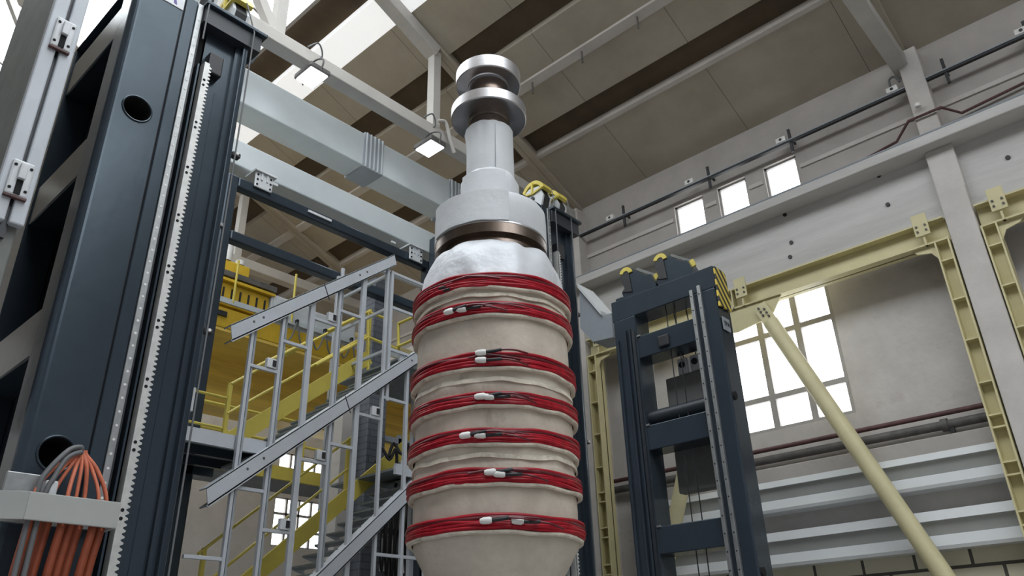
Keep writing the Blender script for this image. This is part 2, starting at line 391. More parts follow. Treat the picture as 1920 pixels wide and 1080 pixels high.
# sheet metal bands
g = MB(); prof = [(16.3, 5.10), (15.95, 4.90), (15.95, 4.86), (16.12, 4.62), (16.12, 4.56), (15.9, 4.40), (15.9, 4.36), (16.3, 4.34)]
def ext(prof, y0, y1):
    q = MB(); q.prism([(x, y0, z) for x, z in prof], (0, y1 - y0, 0)); return q
def bands(y0, y1, which, lab):
    t = thing('wall_duct', lab, 'duct', (16.1, (y0 + y1) / 2, which), 'white sheet metal ducts along the wall')
    z = which
    ext([(16.3, z + .68), (15.92, z + .68), (15.84, z + .50), (16.3, z + .50)], y0, y1).build('top_panel', M['sheet_white'], t)
    ext([(16.3, z + .50), (15.90, z + .50), (15.98, z + .26), (16.3, z + .26)], y0, y1).build('shaded_panel', M['sheet_grey'], t)  # same white sheet, its shade put in as grey colour
    ext([(16.3, z + .26), (15.98, z + .26), (15.82, z + .06), (15.84, z), (16.3, z)], y0, y1).build('bottom_panel', M['sheet_white'], t)
bands(2.6, 10.4, 4.42, 'upper white sheet metal duct along the wall below the pipes')
bands(2.6, 10.4, 3.36, 'lower white sheet metal duct just above the beige blockwork')
# pipes
tag(MB().cyl((16.1, 2.7, 5.78), (16.1, 11.2, 5.78), .05, 12).build('wall_pipe', M['pipe'], None, True), 'thin maroon pipe along the wall under the large window', 'pipe')
p = thing('wall_pipe', 'thicker dark grey pipe just below the thin maroon pipe', 'pipe', (16.1, 7, 5.55))
MB().cyl((16.1, 2.7, 5.56), (16.1, 11.2, 5.56), .085, 14).build('pipe_run', M['pipe_grey'], p, True)
for y in (3.5, 7.7): MB().cyl((16.1, y, 5.56), (16.1, y + .12, 5.56), .12, 14).build('collar', M['pipe_grey'], p, True)
MB().box(16.05, 16.15, 3.42, 3.5, 5.36, 5.56).build('bracket', M['black'], p)
struct(MB().box(15.90, 16.32, 2.6, 10.4, 5.02, 5.34), 'trim_13', M['upper_wall'], 'grey beige plaster sill between pipes and white duct', 'sill', bevel=.02)
# steel portals
def portal(y0, y1, lab, zt=9.38, xf=15.42):
    t = thing('steel_portal', lab, 'portal frame', (15.7, (y0 + y1) / 2, 0), 'cream yellow steel portals under the girder')
    xb = xf + .36
    h = .50
    def chan(g, a, b, vertical):
        if vertical:   # post between y=a..b
            g.box(xf + .2, xf + .23, a, b, 0, zt - h)
            for y in (a, b - .03): g.box(xf + .002, xb - .002, y, y + .03, 0, zt - h)
        else:
            g.box(xf + .2, xf + .23, a, b, zt - h, zt)
            for z in (zt - h, zt - .035): g.box(xf, xb, a, b, z, z + .035)
        return g
    chan(MB(), y0, y1, False).build('beam', M['cream_steel'], t)
    for s in (0, 1):
        a = y0 if s == 0 else y1 - .27
        chan(MB(), a, a + .27, True).build('post', M['cream_steel'], t)
        z = zt - h - .42
        while z > .3:
            MB().box(xf + .02, xf + .2, a + .03, a + .24, z, z + .03).build('stiffener', M['cream_steel'], t)
            z -= .82
            if int(z * 10) % 2: MB().box(xf + .02, xf + .2, a + .03, a + .24, z + .22, z + .25).build('stiffener', M['cream_steel'], t)
        yb = y0 + .32 if s == 0 else y1 - .32
        d = 1 if s == 0 else -1
        MB().prism([(xf + .08, yb - d * .05, zt - h), (xf + .08, yb + d * .38, zt - h), (xf + .08, yb + d * .30, zt - h - .1), (xf + .08, yb + d * .05, zt - h - .16), (xf + .08, yb - d * .05, zt - h - .34)], (.03, 0, 0)).build('gusset', M['cream_steel'], t)
    MB().box(xf, xf + .2, (y0 + y1) / 2 + .16, (y0 + y1) / 2 + .19, zt - h, zt - .03).build('stiffener', M['cream_steel'], t)
    for y in ((y0 + .40), (y0 + y1) / 2 - .08, y1 - .40):
        b = MB().box(xf - .05, xf - .02, y - .14, y + .14, zt - .30, zt + .18).build('clamp_plate', M['cream_steel'], t, bevel=.01)
        for yy in (-.08, .08):
            for zz in (-.2, -.09): MB().cyl((xf - .075, y + yy, zt + zz), (xf - .04, y + yy, zt + zz), .022, 8).build('bolt', M['pipe_grey'], b)
        MB().box(xf - .02, xf + .2, y - .02, y + .02, zt - h, zt - .03).build('stiffener', M['cream_steel'], t)
    return t, xf, zt, h
t, xf, zt, h = portal(2.46, 11.22, 'large cream yellow steel portal framing the large window')
# V braces
ym = 6.95
MB().prism([(xf + .05, ym - 1.05, zt - h), (xf + .05, ym + 1.05, zt - h), (xf + .05, ym + .75, zt - h - .42), (xf + .05, ym + .1, zt - h - .55), (xf + .05, ym - .75, zt - h - .42)], (.03, 0, 0)).build('brace_gusset', M['cream_steel'], t)
portal(-6.9, 1.90, 'second cream yellow steel portal at the right edge of the photo')
for s, lab in ((-1, 'long cream brace tube slanting down across the large window'), (1, 'shorter visible cream brace tube seen through the right column openings')):
    t = thing('brace_tube', lab, 'brace', (xf + .07, ym + s * 3.4, 0), 'cream brace tubes of the portal')
    a = Vector((xf - .02, ym + s * .55, zt - h - .12)); b = Vector((xf - .02, ym + s * (4.05 if s < 0 else 3.95), 0))
    d = (b - a).normalized()
    MB().cyl(a + d * .5, b, .165, 24).build('tube', M['cream_tube'], t, True)
    MB().beam(a, a + d * .7, .05, .30, (0, s, .4)).build('end_plate', M['cream_tube'], t)
    for k in range(3):
        for e in (-.07, .07): MB().cyl(a + d * (.12 + .1 * k) + Vector((-.06, e * .9, e * .35)), a + d * (.12 + .1 * k) + Vector((.0, e * .9, e * .35)), .025, 8).build('bolt', M['pipe_grey'], t)
# cable track high on wall
t = thing('cable_track', 'long thin dark track hung along the upper wall with hanger rods', 'cable track', (15.7, 6, 12.68))
MB().box(15.66, 15.74, Y0, 12, 12.645, 12.69).build('track_rail', M['black'], t)
MB().box(15.64, 15.76, Y0, 12, 12.69, 12.72).build('track_top', M['grey_beam_mid'], t)
for y in (9.83, 7.22, 5.05, 1.63, .1):
    MB().box(15.68, 15.73, y - .03, y + .03, 12.38, 13.02).build('hanger', M['black'], t)
    MB().box(15.7, 16.0, y - .02, y + .02, 12.74, 12.80).build('hanger_arm', M['black'], t)
for y in (2.68, 5.25, 7.75, 10.25, .18):
    c_ = thing('junction_box', 'small white box clipped on the wall cable track, ' + {2.68: 'beside the right pilaster', 5.25: 'above the right small window', 7.75: 'above the left small window', 10.25: 'nearest the far dark column', .18: 'at the right edge of the photo'}[y], 'junction box', (15.68, y, 12.72), 'white boxes on the cable track')
    MB().box(15.62, 15.74, y - .12, y + .12, 12.722, 12.86).build('body', M['white_plastic'], c_, bevel=.015)
    MB().cyl((15.61, y, 12.79), (15.625, y, 12.79), .035, 10).build('terminal', M['black'], c_)
MB_ = MB().tube(arc([(15.68, 2.70, 12.87), (15.68, 2.68, 13.08), (15.68, 2.56, 13.10), (15.68, 2.5, 12.92)], 6), .025, 6)
tag(MB_.build('cable_loop', M['cablegrey'], None, True), 'small dark cable loop above the white box by the right pilaster', 'cable')
# conduit around pilaster
q = [(15.9, 12, 11.28), (15.9, 5.0, 11.36), (15.9, 2.93, 11.66), (15.55, 2.54, 11.80), (15.55, 1.9, 11.80), (15.9, 1.62, 11.70), (15.9, .3, 11.80), (15.9, -6, 11.86)]
tag(MB().tube(q, .03, 8).build('wall_conduit', M['pipe'], None, True), 'rust brown conduit running just above the ledge and around the pilaster', 'conduit')
tag(MB().tube([(15.34, Y0, 11.21), (15.34, 12, 11.21)], .028, 8).build('wall_conduit', M['grey_beam_mid'], None, True), 'thin grey pipe lying along the front of the ledge', 'conduit')
tag(MB().tube([(15.9, 11.9, 11.4), (15.85, 11.9, 13.2), (15.6, 11.9, 13.6), (14.9, 11.8, 13.95)], .03, 8).build('wall_conduit', M['cablegrey'], None, True), 'vertical grey conduit in the upper wall corner beside the far column', 'conduit')
tag(MB().lathe(15.5, 2.28, [(11.98, .0), (12.0, .06), (12.06, .07), (12.10, .03)], 16).build('wall_lamp', M['white_plastic'], None, True), 'tiny white dome fixture on the right pilaster', 'lamp')
# small plugs in girder wall
for i, (px, py) in enumerate(((1648, 330), (1890, 296), (1665, 384), (1484, 455), (1482, 482), (1472, 403))):
    c_ = at(px, py, 'x', 15.80)
    tag(MB().cyl((15.77, c_.y, c_.z), (15.82, c_.y, c_.z), .045, 10).build('wall_plug', M['black'], None), 'small dark plug hole in the whitewashed girder wall', 'plug', 'plug holes in the girder wall')
# --- far wall
FWY = 21.0
fw = (12.72, 14.45, 5.3, 6.46); fw2 = (13.3, 14.45, 7.1, 8.1)
g = MB()
g.box(-12, 12.72, FWY, FWY + .3, 0, 9.3); g.box(14.45, 16.7, FWY, FWY + .3, 0, 9.3)
g.box(12.72, 14.45, FWY, FWY + .3, 0, 5.1); g.box(12.72, 14.45, FWY, FWY + .3, 6.5, 6.75); g.box(12.72, 14.45, FWY, FWY + .3, 7.85, 9.3)
struct(g, 'wall_far', M['plaster'], 'beige plastered partition wall with windows seen through the stair frame', 'wall')
struct(MB().box(-12, 16.7, 30.4, 30.7, 0, 19.7), 'wall_end', M['upper_wall'], 'distant grey end wall of the hall above the crane', 'wall')
for i, (z0, z1, nz, lab) in enumerate(((5.1, 6.5, 3, 'lower bright far window seen through the stair frame'), (6.75, 7.85, 2, 'upper bright far window seen behind the stair landing'))):
    w = thing('window_%d' % (6 + i), lab, 'window', (13.6, FWY, z0), None, 'structure')
    MB().box(12.72, 14.45, FWY + .12, FWY + .16, z0, z1).build('pane', M['win_glass'], w)
    f = MB()
    for k in range(5): x = 12.72 + k * 1.73 / 4; f.box(x - .035, x + .035, FWY + .03, FWY + .14, z0, z1)
    for k in range(nz + 1): z = z0 + (z1 - z0) * k / nz; f.box(12.72, 14.45, FWY + .03, FWY + .14, z - .035, z + .035)
    f.build('window_frame', M['frame_grey'], w)

# ================================================================== MACHINE COLUMNS (left and far: same build)
def machine_column(x, label, sign):
    """x = left edge of the front face; the front plane is y = 9"""
    t = thing('machine_column', label, 'machine column', (x + .9, 10.2, 0), 'dark columns with rack and rail')
    H = 10.62; y = 9.0
    HC = ((x + .36, 3.80), (x + .36, 8.37)); r = .175
    g = MB()
    xa, xb = x + .10, x + .66
    # front face with bores
    zs = [0]
    for cx, cz_ in HC: zs += [cz_ - .28, cz_ + .28]
    zs.append(H)
    for i in range(0, len(zs), 2): g.add([(xa, y, zs[i]), (xb, y, zs[i]), (xb, y, zs[i + 1]), (xa, y, zs[i + 1])], [(0, 1, 2, 3)])
    for cx, cz_ in HC: g.holed(xa, xb, cz_ - .28, cz_ + .28, y, cx, cz_, r)
    # rounded left shoulder, then side flange
    pr = [(xa, y)]
    for k in range(1, 7):
        a = math.pi / 2 * k / 6; pr.append((xa - .10 * math.sin(a), y + .10 - .10 * math.cos(a)))
    pr += [(x, y + .46), (x + .05, y + .46), (x + .05, y + .5), (x + .5, y + .5), (x + .5, y + .3)]
    for i in range(len(pr) - 1):
        (u0, v0), (u1, v1) = pr[i], pr[i + 1]
        g.add([(u1, v1, 0), (u0, v0, 0), (u0, v0, H), (u1, v1, H)], [(0, 1, 2, 3)])
    g.add([(xa, y, H), (xb, y, H), (xb, y + 2.7, H), (x, y + 2.7, H), (x, y + .1, H)], [(0, 1, 2, 3, 4)])
    g.build('front_casting', M['column'], t, True)
    # bores
    for cx, cz_ in HC:
        q = MB(); n = 40
        for j in range(n):
            a0 = 2 * math.pi * j / n; a1 = 2 * math.pi * (j + 1) / n
            P = [(cx + r * math.cos(a), y + d, cz_ + r * math.sin(a)) for a, d in ((a0, 0), (a1, 0), (a1, .42), (a0, .42))]
            q.add(P, [(0, 1, 2, 3)])
        q.add([(cx + r * math.cos(2 * math.pi * j / n), y + .42, cz_ + r * math.sin(2 * math.pi * j / n)) for j in range(n)], [tuple(range(n))])
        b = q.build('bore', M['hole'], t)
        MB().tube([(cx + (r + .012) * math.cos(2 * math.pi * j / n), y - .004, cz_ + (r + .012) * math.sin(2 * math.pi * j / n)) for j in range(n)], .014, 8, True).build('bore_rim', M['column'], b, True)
    # ribbed side
    g = MB(); g.box(x + .42, x + .5, y + .5, 11.7, 0, H); g.box(x + .42, x + 1.7, 11.6, 11.8, 0, H)
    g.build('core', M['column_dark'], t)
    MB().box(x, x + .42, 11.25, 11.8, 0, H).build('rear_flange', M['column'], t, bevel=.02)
    for z in (.5, 2.75, 4.95, 7.40, 9.70):
        MB().box(x + .02, x + .42, y + .462, 11.25, z, z + .62).build('side_rib', M['column'], t, bevel=.02)
    # stepped band, rails, rack, channel
    MB().box(x + .68, x + .84, y - .03, y + .4, 0, H).build('guide_band', M['column'], t, bevel=.012)
    MB().box(x + .655, x + .685, y + .03, y + .3, 0, H).build('groove', M['column_dark'], t)
    rl = MB().box(x + .845, x + .925, y - .05, y + .02, 0, H - .03).build('guide_rail', M['rail'], t, bevel=.008)
    q = MB()
    z = .2
    while z < H - .2: q.cyl((x + .885, y - .054, z), (x + .885, y - .04, z), .016, 8); z += .16
    q.build('rail_bolt', M['white_plastic'], rl)
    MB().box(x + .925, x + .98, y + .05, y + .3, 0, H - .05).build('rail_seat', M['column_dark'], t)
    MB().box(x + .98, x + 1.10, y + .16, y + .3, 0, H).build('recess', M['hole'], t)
    MB().box(x + 1.02, x + 1.045, y + .02, y + .2, 0, 9.6).build('guide_strip', M['column'], t)
    # rack with teeth on its right edge
    g = MB(); zt_ = 9.62
    g.box(x + 1.085, x + 1.16, y - .06, y + .08, 0, zt_)
    z = .05
    while z < zt_ - .08:
        g.add([(x + 1.16, y - .06, z), (x + 1.195, y - .06, z + .018), (x + 1.195, y - .06, z + .034), (x + 1.16, y - .06, z + .052),
               (x + 1.16, y + .08, z), (x + 1.195, y + .08, z + .018), (x + 1.195, y + .08, z + .034), (x + 1.16, y + .08, z + .052)],
              [(0, 1, 2, 3), (7, 6, 5, 4), (0, 4, 5, 1), (1, 5, 6, 2), (2, 6, 7, 3)]); z += .064
    rk = g.build('gear_rack', M['rack'], t)
    q = MB(); z = .3; k = 0
    while z < zt_:
        q.cyl((x + 1.118, y - .065, z), (x + 1.118, y - .05, z), .02, 10); z += (.09 if k % 2 else .66); k += 1
    q.build('rack_bolt', M['hole'], rk)
    # channel
    g = MB()
    g.add([(x + 1.1, y + .10, 0), (x + 1.55, y + .10, 0), (x + 1.55, y + .10, H), (x + 1.1, y + .10, H)], [(0, 1, 2, 3)])
    g.build('channel_plate', M['column'], t)
    for xx, w_, d in ((1.36, .012, .09),):
        MB().box(x + xx, x + xx + w_, y + d, y + .12, 0, 9.3).build('channel_rib', M['column'], t, bevel=.006)
    MB().box(x + 1.54, x + 1.62, y + .04, y + .4, 0, H).build('flange_strip', M['column'], t)
    MB().box(x + 1.62, x + 1.70, y - .05, 11.7, 0, H).build('edge_flange', M['column'], t, bevel=.015)
    MB().box(x + 1.70, x + 1.73, y + .02, y + .12, 0, H - .2).build('edge_strip', M['grey_beam_mid'], t, bevel=.006)
    # head plate and its hanging limit stop
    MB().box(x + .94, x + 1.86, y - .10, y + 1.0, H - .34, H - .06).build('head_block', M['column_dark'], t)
    MB().box(x + .92, x + 1.92, y - .16, y + 2.6, H - .04, H + .02).build('head_plate', M['column'], t, bevel=.008)
    MB().box(x + 1.14, x + 1.36, y - .05, y + .12, 9.50, 9.86).build('limit_stop', M['black'], t, bevel=.02)
    MB().prism([(x + 1.73, y + .2, H - .04), (x + 2.0, y + .2, H - .04), (x + 1.92, y + .2, H - .3), (x + 1.73, y + .2, H - .5)], (0, .05, 0)).build('corner_gusset', M['column'], t)
    # sheave blocks on top
    for i, xs in enumerate((x + .86, x + 1.40)):
        yy, z0 = 9.25, H + .02
        hexa = [(-.20, .02), (.16, .02), (.28, .34), (.26, .56), (.10, .66), (-.18, .62), (-.29, .36)]
        b = MB().prism([(xs, yy + .1 + a, z0 + c) for a, c in hexa], (.05, 0, 0)).build('sheave_plate', M['sheave_white'], t)
        MB().prism([(xs + .24, yy + .1 + a, z0 + c) for a, c in hexa], (.05, 0, 0)).build('sheave_plate', M['sheave_white'], t)
        MB().prism([(xs + .05, yy + .1 + a * .98, z0 + c * .98) for a, c in hexa], (.19, 0, 0)).build('sheave_core', M['black'], t)
        MB().cyl((xs - .03, yy + .1, z0 + .36), (xs + .0, yy + .1, z0 + .36), .05, 14).build('axle_cap', M['black'], b)
        q = MB()
        for e in range(10):
            a0, a1 = math.radians(15 + e * 15), math.radians(15 + (e + 1) * 15)
            q.prism([(xs - .01, yy + .1 + .33 * math.cos(a0), z0 + .46 + .36 * math.sin(a0)), (xs - .01, yy + .1 + .33 * math.cos(a1), z0 + .46 + .36 * math.sin(a1)),
                     (xs - .01, yy + .1 + .25 * math.cos(a1), z0 + .46 + .27 * math.sin(a1)), (xs - .01, yy + .1 + .25 * math.cos(a0), z0 + .46 + .27 * math.sin(a0))], (.32, 0, 0))
        for a in (15, 90, 165):
            a = math.radians(a); q.beam((xs - .015, yy + .1, z0 + .48), (xs - .015, yy + .1 + .30 * math.cos(a), z0 + .46 + .32 * math.sin(a)), .04, .05, (1, 0, 0))
        q.build('sheave_guard', M['yellow'], t)
        xr = xs + .14 if not sign else (x + .955, x + 1.70)[i]
        MB().tube([(xs + .14, yy - .33, z0 + .45), (xr, yy - .40, z0 - .1), (xr, yy - .40, 9.9 if sign and not i else .3)], .012, 6).build('hoist_rope', M['cablegrey'], t, True)
    if sign:
        p = MB().box(x + .22, x + .66, y - .012, y, 10.33, 10.60).build('sign_plate', M['sign_white'], t, bevel=.01)
        q = MB(); bx, bz = x + .46, 10.37       # the foot of a letter A
        for sx in (-1, 1):
            q.prism([(bx + sx * .012, y - .015, bz + .20), (bx + sx * .045, y - .015, bz + .20), (bx + sx * .10, y - .015, bz), (bx + sx * .055, y - .015, bz)][::sx], (0, .004, 0))
        q.prism([(bx - .05, y - .015, bz + .06), (bx + .05, y - .015, bz + .06), (bx + .04, y - .015, bz + .095), (bx - .04, y - .015, bz + .095)], (0, .004, 0))
        q.build('letter', M['purple'], p)
    # small fittings on the right edge
    for z in (8.35, 5.6):
        b = MB().box(x + 1.73, x + 1.86, y + .0, y + .1, z, z + .07).build('latch', M['black'], t, bevel=.01)
        MB().cyl((x + 1.79, y - .03, z + .035), (x + 1.79, y, z + .035), .022, 10).build('latch_pin', M['white_plastic'], b)
    MB().box(x + 1.70, x + 1.74, y - .02, y + .02, 4.55, 4.85).build('edge_label', M['sheave_white'], t, bevel=.005)
    return t
machine_column(2.45, 'tall dark blue grey machine column in the left foreground with two bores', True)
machine_column(10.42, 'matching dark column directly behind the rotor, white and yellow sheaves on top', False)

# white slide rail standing left of the left column
t = thing('slide_rail', 'pale slotted slide rail on a grey post, left of the tall left column', 'slide rail', (1.75, 9, 0))
MB().box(1.64, 1.90, 9.04, 11.6, 4.6, 11.4).build('post', M['counter'], t, bevel=.02)
for a, b in ((1.57, 1.735), (1.775, 1.93)):
    MB().box(a, b, 8.92, 9.03, 6.17, 9.62).build('rail_half', M['stair_grey'], t, bevel=.02)
MB().box(1.72, 1.79, 8.99, 9.035, 6.0, 9.8).build('slot', M['column_dark'], t)
for z in (6.48, 8.62):
    b = MB().box(1.64, 1.87, 8.875, 8.925, z, z + .46).build('clamp', M['sheave_white'], t, bevel=.025)
    MB().box(1.715, 1.795, 8.82, 8.88, z + .20, z + .40).build('clamp_nose', M['sheave_white'], b, bevel=.01)
    MB().box(1.725, 1.79, 8.86, 8.878, z + .02, z + .2).build('clamp_recess', M['hole'], b)
    MB().box(1.64, 1.87, 8.87, 8.93, z - .025, z).build('clamp_gap', M['pipe'], b)
    for xx in (1.675, 1.835):
        for zz in (.08, .38): MB().cyl((xx, 8.868, z + zz), (xx, 8.88, z + zz), .018, 10).build('screw', M['hole'], b)

# ================================================================== RIGHT COLUMN
t = thing('guide_column', 'dark open-frame column at right with hazard stripes and rope sheaves', 'machine column', (11.75, 6.6, 0))
XF, XB = 11.5, 11.98
MB().box(XF, XB, 7.20, 7.68, 0, 7.56).build('upright', M['column'], t, bevel=.02)
MB().box(XF, XB, 5.52, 6.00, 0, 7.56).build('upright', M['column'], t, bevel=.03)
MB().box(XF, XB, 5.5, 7.7, 7.55, 7.97).build('head_beam', M['column'], t, bevel=.015)
for z0, z1 in ((6.69, 7.12), (4.99, 5.43), (3.27, 3.71), (1.5, 1.95)):
    b = MB().box(XF + .02, XB, 5.98, 7.22, z0, z1).build('cross_member', M['column'], t, bevel=.015)
    MB().box(XF + .0, XF + .03, 7.13, 7.20, z1 - .01, z1 + .02).build('shim', M['rail'], b)
MB().box(XF - .03, XF + .02, 6.53, 6.76, 6.76, 6.98).build('cable_gland', M['black'], t, bevel=.05)
MB().cyl((XF + .22, 6.0, 5.60), (XF + .22, 7.2, 5.60), .13, 20).build('cross_tube', M['column_dark'], t, True)
for y, w_, z1, mt in ((5.955, .045, 7.62, 'rail'), (5.80, .045, 7.66, 'rail')):
    b = MB().box(XF - .06, XF, y - w_ / 2 - .01, y + w_ / 2 + .01, 0, z1).build('guide_rail', M[mt], t, bevel=.006)
    q = MB(); z = .2
    while z < z1: q.cyl((XF - .065, y, z), (XF - .05, y, z), .012, 8); z += .27
    q.build('rail_bolt', M['hole'], b)
for y in (7.60, 7.42, 7.32):
    MB().box(XF - .05, XF, y - .02, y + .02, 0, 7.3 if y < 7.5 else 7.15).build('guide_strip', M['column'], t, bevel=.008)
MB().box(XF - .04, XF + .01, 7.22, 7.28, 0, 7.25).build('guide_strip', M['column_dark'], t)
# hazard plate and sign on the side that faces the camera
pl = [(XF + .02, 7.19), (XF + .02, 7.95), (XF + .32, 7.95)] + [(XF + .32 + .10 * math.sin(a), 7.85 + .10 * math.cos(a)) for a in (.5, 1.1, 1.57)] + [(XF + .42, 7.26), (XF + .42, 7.19)]
MB().prism([(x_, 5.47, z_) for x_, z_ in pl], (0, .035, 0)).build('hazard_plate', M['hazard'], t)
b = MB().box(XF + .06, XF + .30, 5.485, 5.5, 6.76, 7.00).build('sign_plate', M['counter'], t)
def txt(s, size, loc, rot, mt, name, parent):
    cu = bpy.data.curves.new(name, 'FONT'); cu.body = s; cu.size = size; cu.extrude = .003; cu.align_x = 'CENTER'; cu.align_y = 'CENTER'
    o = bpy.data.objects.new(name, cu); dg = bpy.context.evaluated_depsgraph_get()
    COL.objects.link(o); dg.update(); me = bpy.data.meshes.new_from_object(o.evaluated_get(dg)); bpy.data.objects.remove(o)
    me.materials.clear(); me.materials.append(mt)
    o = bpy.data.objects.new(name, me); COL.objects.link(o); o.rotation_euler = rot
    off = Vector((0, 0, 0)); p = parent
    while p: off += p.location; p = p.parent
    o.location = Vector(loc) - off; o.parent = parent
    return o
b.data.materials[0] = M['grey_beam_mid']
txt('TPA', .115, (XF + .18, 5.481, 6.88), (math.pi / 2, 0, 0), M['black'], 'lettering', b)
for z in (5.59, 2.85, ):
    q = MB(); q.cyl((XF + .10, 5.49, z), (XF + .10, 5.53, z), .07, 20); q.build('side_bore', M['hole'], t, True)
# sheaves on top
for i, yc in enumerate((7.12, 6.34)):
    x0 = XF + .06; z0 = 7.97
    poly = [(.30, 0), (.34, .14), (.27, .22), (.34, .46), (.28, .60), (.12, .64), (.02, .55), (-.22, .34), (-.34, .32), (-.42, .12), (-.42, 0)]
    b = MB().prism([(x0, yc + a, z0 + c) for a, c in poly], (.30, 0, 0)).build('sheave_bracket', M['column'], t)
    MB().prism([(x0 - .02, yc + a, z0 + c) for a, c in [(.33, .16), (.26, .22), (.33, .46), (.27, .58), (.14, .60), (.10, .1)]], (.02, 0, 0)).build('sheave_slot', M['black'], b)
    q = MB()
    for e in range(7):
        a0, a1 = math.radians(20 + e * 22), math.radians(20 + (e + 1) * 22)
        q.prism([(x0 - .03, yc + .20 + rr * math.cos(a), z0 + .50 + rr * math.sin(a)) for rr, a in ((.15, a0), (.15, a1), (.07, a1), (.07, a0))], (.36, 0, 0))
    q.build('sheave_guard', M['yellow'], t)
    MB().beam((x0 + .1, yc + .02, z0 + .6), (x0 + .1, yc - .40, z0 + .30), .05, .02, (1, 0, 0)).build('tie_bar', M['counter'], t)
    MB().beam((x0 + .1, yc - .38, z0 + .34), (x0 + .1, yc - .42, z0 + .2), .08, .04, (1, 0, 0)).build('guard_foot', M['yellow'], t)
MB().box(XF + .1, XF + .3, 7.46, 7.66, 7.97, 8.08).build('cap_block', M['column'], t, bevel=.03)
for y in (6.42, 6.60):
    MB().tube([(XF + .14, y, 7.9), (XF + .10, y - .02, 1)], .011, 6).build('hoist_rope', M['black'], t, True)
# counterweight inside
t = thing('counterweight', 'grey counterweight block hanging inside the right open-frame column', 'counterweight', (12.2, 6.5, 3.9))
MB().box(12.1, 12.3, 6.02, 7.06, 4.30, 6.40).build('block', M['counter'], t, bevel=.03)
for y in (6.42, 6.68):
    b = MB().box(12.12, 12.28, y - .11, y + .11, 6.40, 6.72).build('hanger', M['sheave_white'], t, bevel=.03)
    MB().cyl((12.09, y, 6.58), (12.12, y, 6.58), .06, 12).build('pin', M['black'], b)
    MB().tube([(12.2, y, 6.7), (12.0, y, 7.98)], .012, 6).build('rope', M['black'], t, True)
# grey haunch between far column and right column
pts = [at(px, py, 'x', 11.95) for px, py in ((1086, 541), (1130, 592), (1146, 587), (1150, 632), (1111, 641), (1086, 616))]
pts = [Vector((p.x, min(p.y, 8.8), p.z)) for p in pts]
t = thing('connecting_bracket', 'blue grey haunched bracket joining the far dark column to the right column', 'bracket', (12.1, 8.2, 7))
MB().prism(pts, (.5, 0, 0)).build('web', M['grey_beam_mid'], t)
MB().prism([p + Vector((-.06, 0, 0)) for p in (pts[0], pts[1], pts[1] + Vector((0, .0, .10)), pts[0] + Vector((0, 0, .10)))], (.56, 0, 0)).build('top_flange', M['sheet_white'], t)
# ================================================================== GREY CROSS BEAMS AND DARK FRAME
def ribs(parent, x0, x1, ya, yb, z0, z1):
    b = MB().box(x0, x1, ya - .03, yb + .03, z0 - .04, z1 + .03).build('clamp_sleeve', M['grey_beam_mid'], parent, bevel=.01)
    k = 5
    for i in range(k):
        x = x0 + (x1 - x0) * (i + .5) / k
        MB().box(x - .018, x + .018, ya - .06, ya - .02, z0 - .03, z1 + .02).build('rib', M['grey_beam'], b, bevel=.008)
t = thing('cross_beam', 'upper light grey cross beam with ribbed clamp sleeves, left of the rotor', 'beam', (8.2, 12.6, 12.1), 'grey cross beams')
MB().box(4.1, 12.4, 12.3, 12.95, 12.12, 13.02).build('beam', M['grey_beam'], t, bevel=.03)
ribs(t, 8.78, 9.35, 12.3, 12.95, 12.12, 13.02); ribs(t, 11.5, 12.1, 12.3, 12.95, 12.12, 13.02)
t = thing('cross_beam', 'lower light grey cross beam resting above the dark frame', 'beam', (8, 12.6, 10.6), 'grey cross beams')
MB().box(4.1, 12.4, 12.3, 12.95, 10.64, 11.23).build('beam', M['grey_beam'], t, bevel=.03)
MB().box(6.2, 6.75, 12.28, 12.32, 10.56, 10.62).build('clip', M['sheave_white'], t)
t = thing('support_frame', 'dark square-tube frame under the lower grey cross beam', 'frame', (8, 12.1, 0))
MB().box(5.56, 5.78, 12.0, 12.22, 0, 10.2).build('post', M['column'], t, bevel=.03)
MB().box(10.55, 10.77, 12.0, 12.22, 0, 10.2).build('post', M['column'], t, bevel=.03)
MB().box(5.78, 10.55, 12.003, 12.217, 9.98, 10.198).build('top_bar', M['column'], t, bevel=.03)
MB().box(5.78, 10.55, 12.0, 12.22, 8.84, 9.04).build('middle_bar', M['column'], t, bevel=.03)
for px, py in ((494, 340), (779, 476)):
    c = at(px, py, 'y', 11.98)
    b = MB().box(c.x - .19, c.x + .19, 11.95, 11.99, c.z - .2, c.z + .14).build('hanger_plate', M['sheave_white'], t, bevel=.015)
    MB().box(c.x - .22, c.x + .24, 11.9, 12.3, c.z + .14, c.z + .18).build('plate_lip', M['sheave_white'], b)
    for e in (-.06, .06): MB().box(c.x + e - .02, c.x + e + .02, 11.93, 11.96, c.z - .02, c.z + .14).build('plate_rib', M['sheave_white'], b)
    for e in (-.14, .14):
        for f_ in (-.14, -.03, .08): MB().cyl((c.x + e, 11.94, c.z + f_), (c.x + e, 11.955, c.z + f_), .022, 8).build('bolt', M['hole'], b)
for px, py in ((600, 405), (738, 455)):
    c = at(px, py, 'y', 11.98); MB().box(c.x - .28 if px < 700 else c.x - .06, c.x + .28 if px < 700 else c.x + .06, 11.97, 12.0, c.z - .02, c.z + .03).build('strip_light_clip', M['sheave_white'], t)
MB().box(5.5, 5.62, 11.95, 12.0, 9.0, 9.06).build('weld_plate', M['rail'], t)

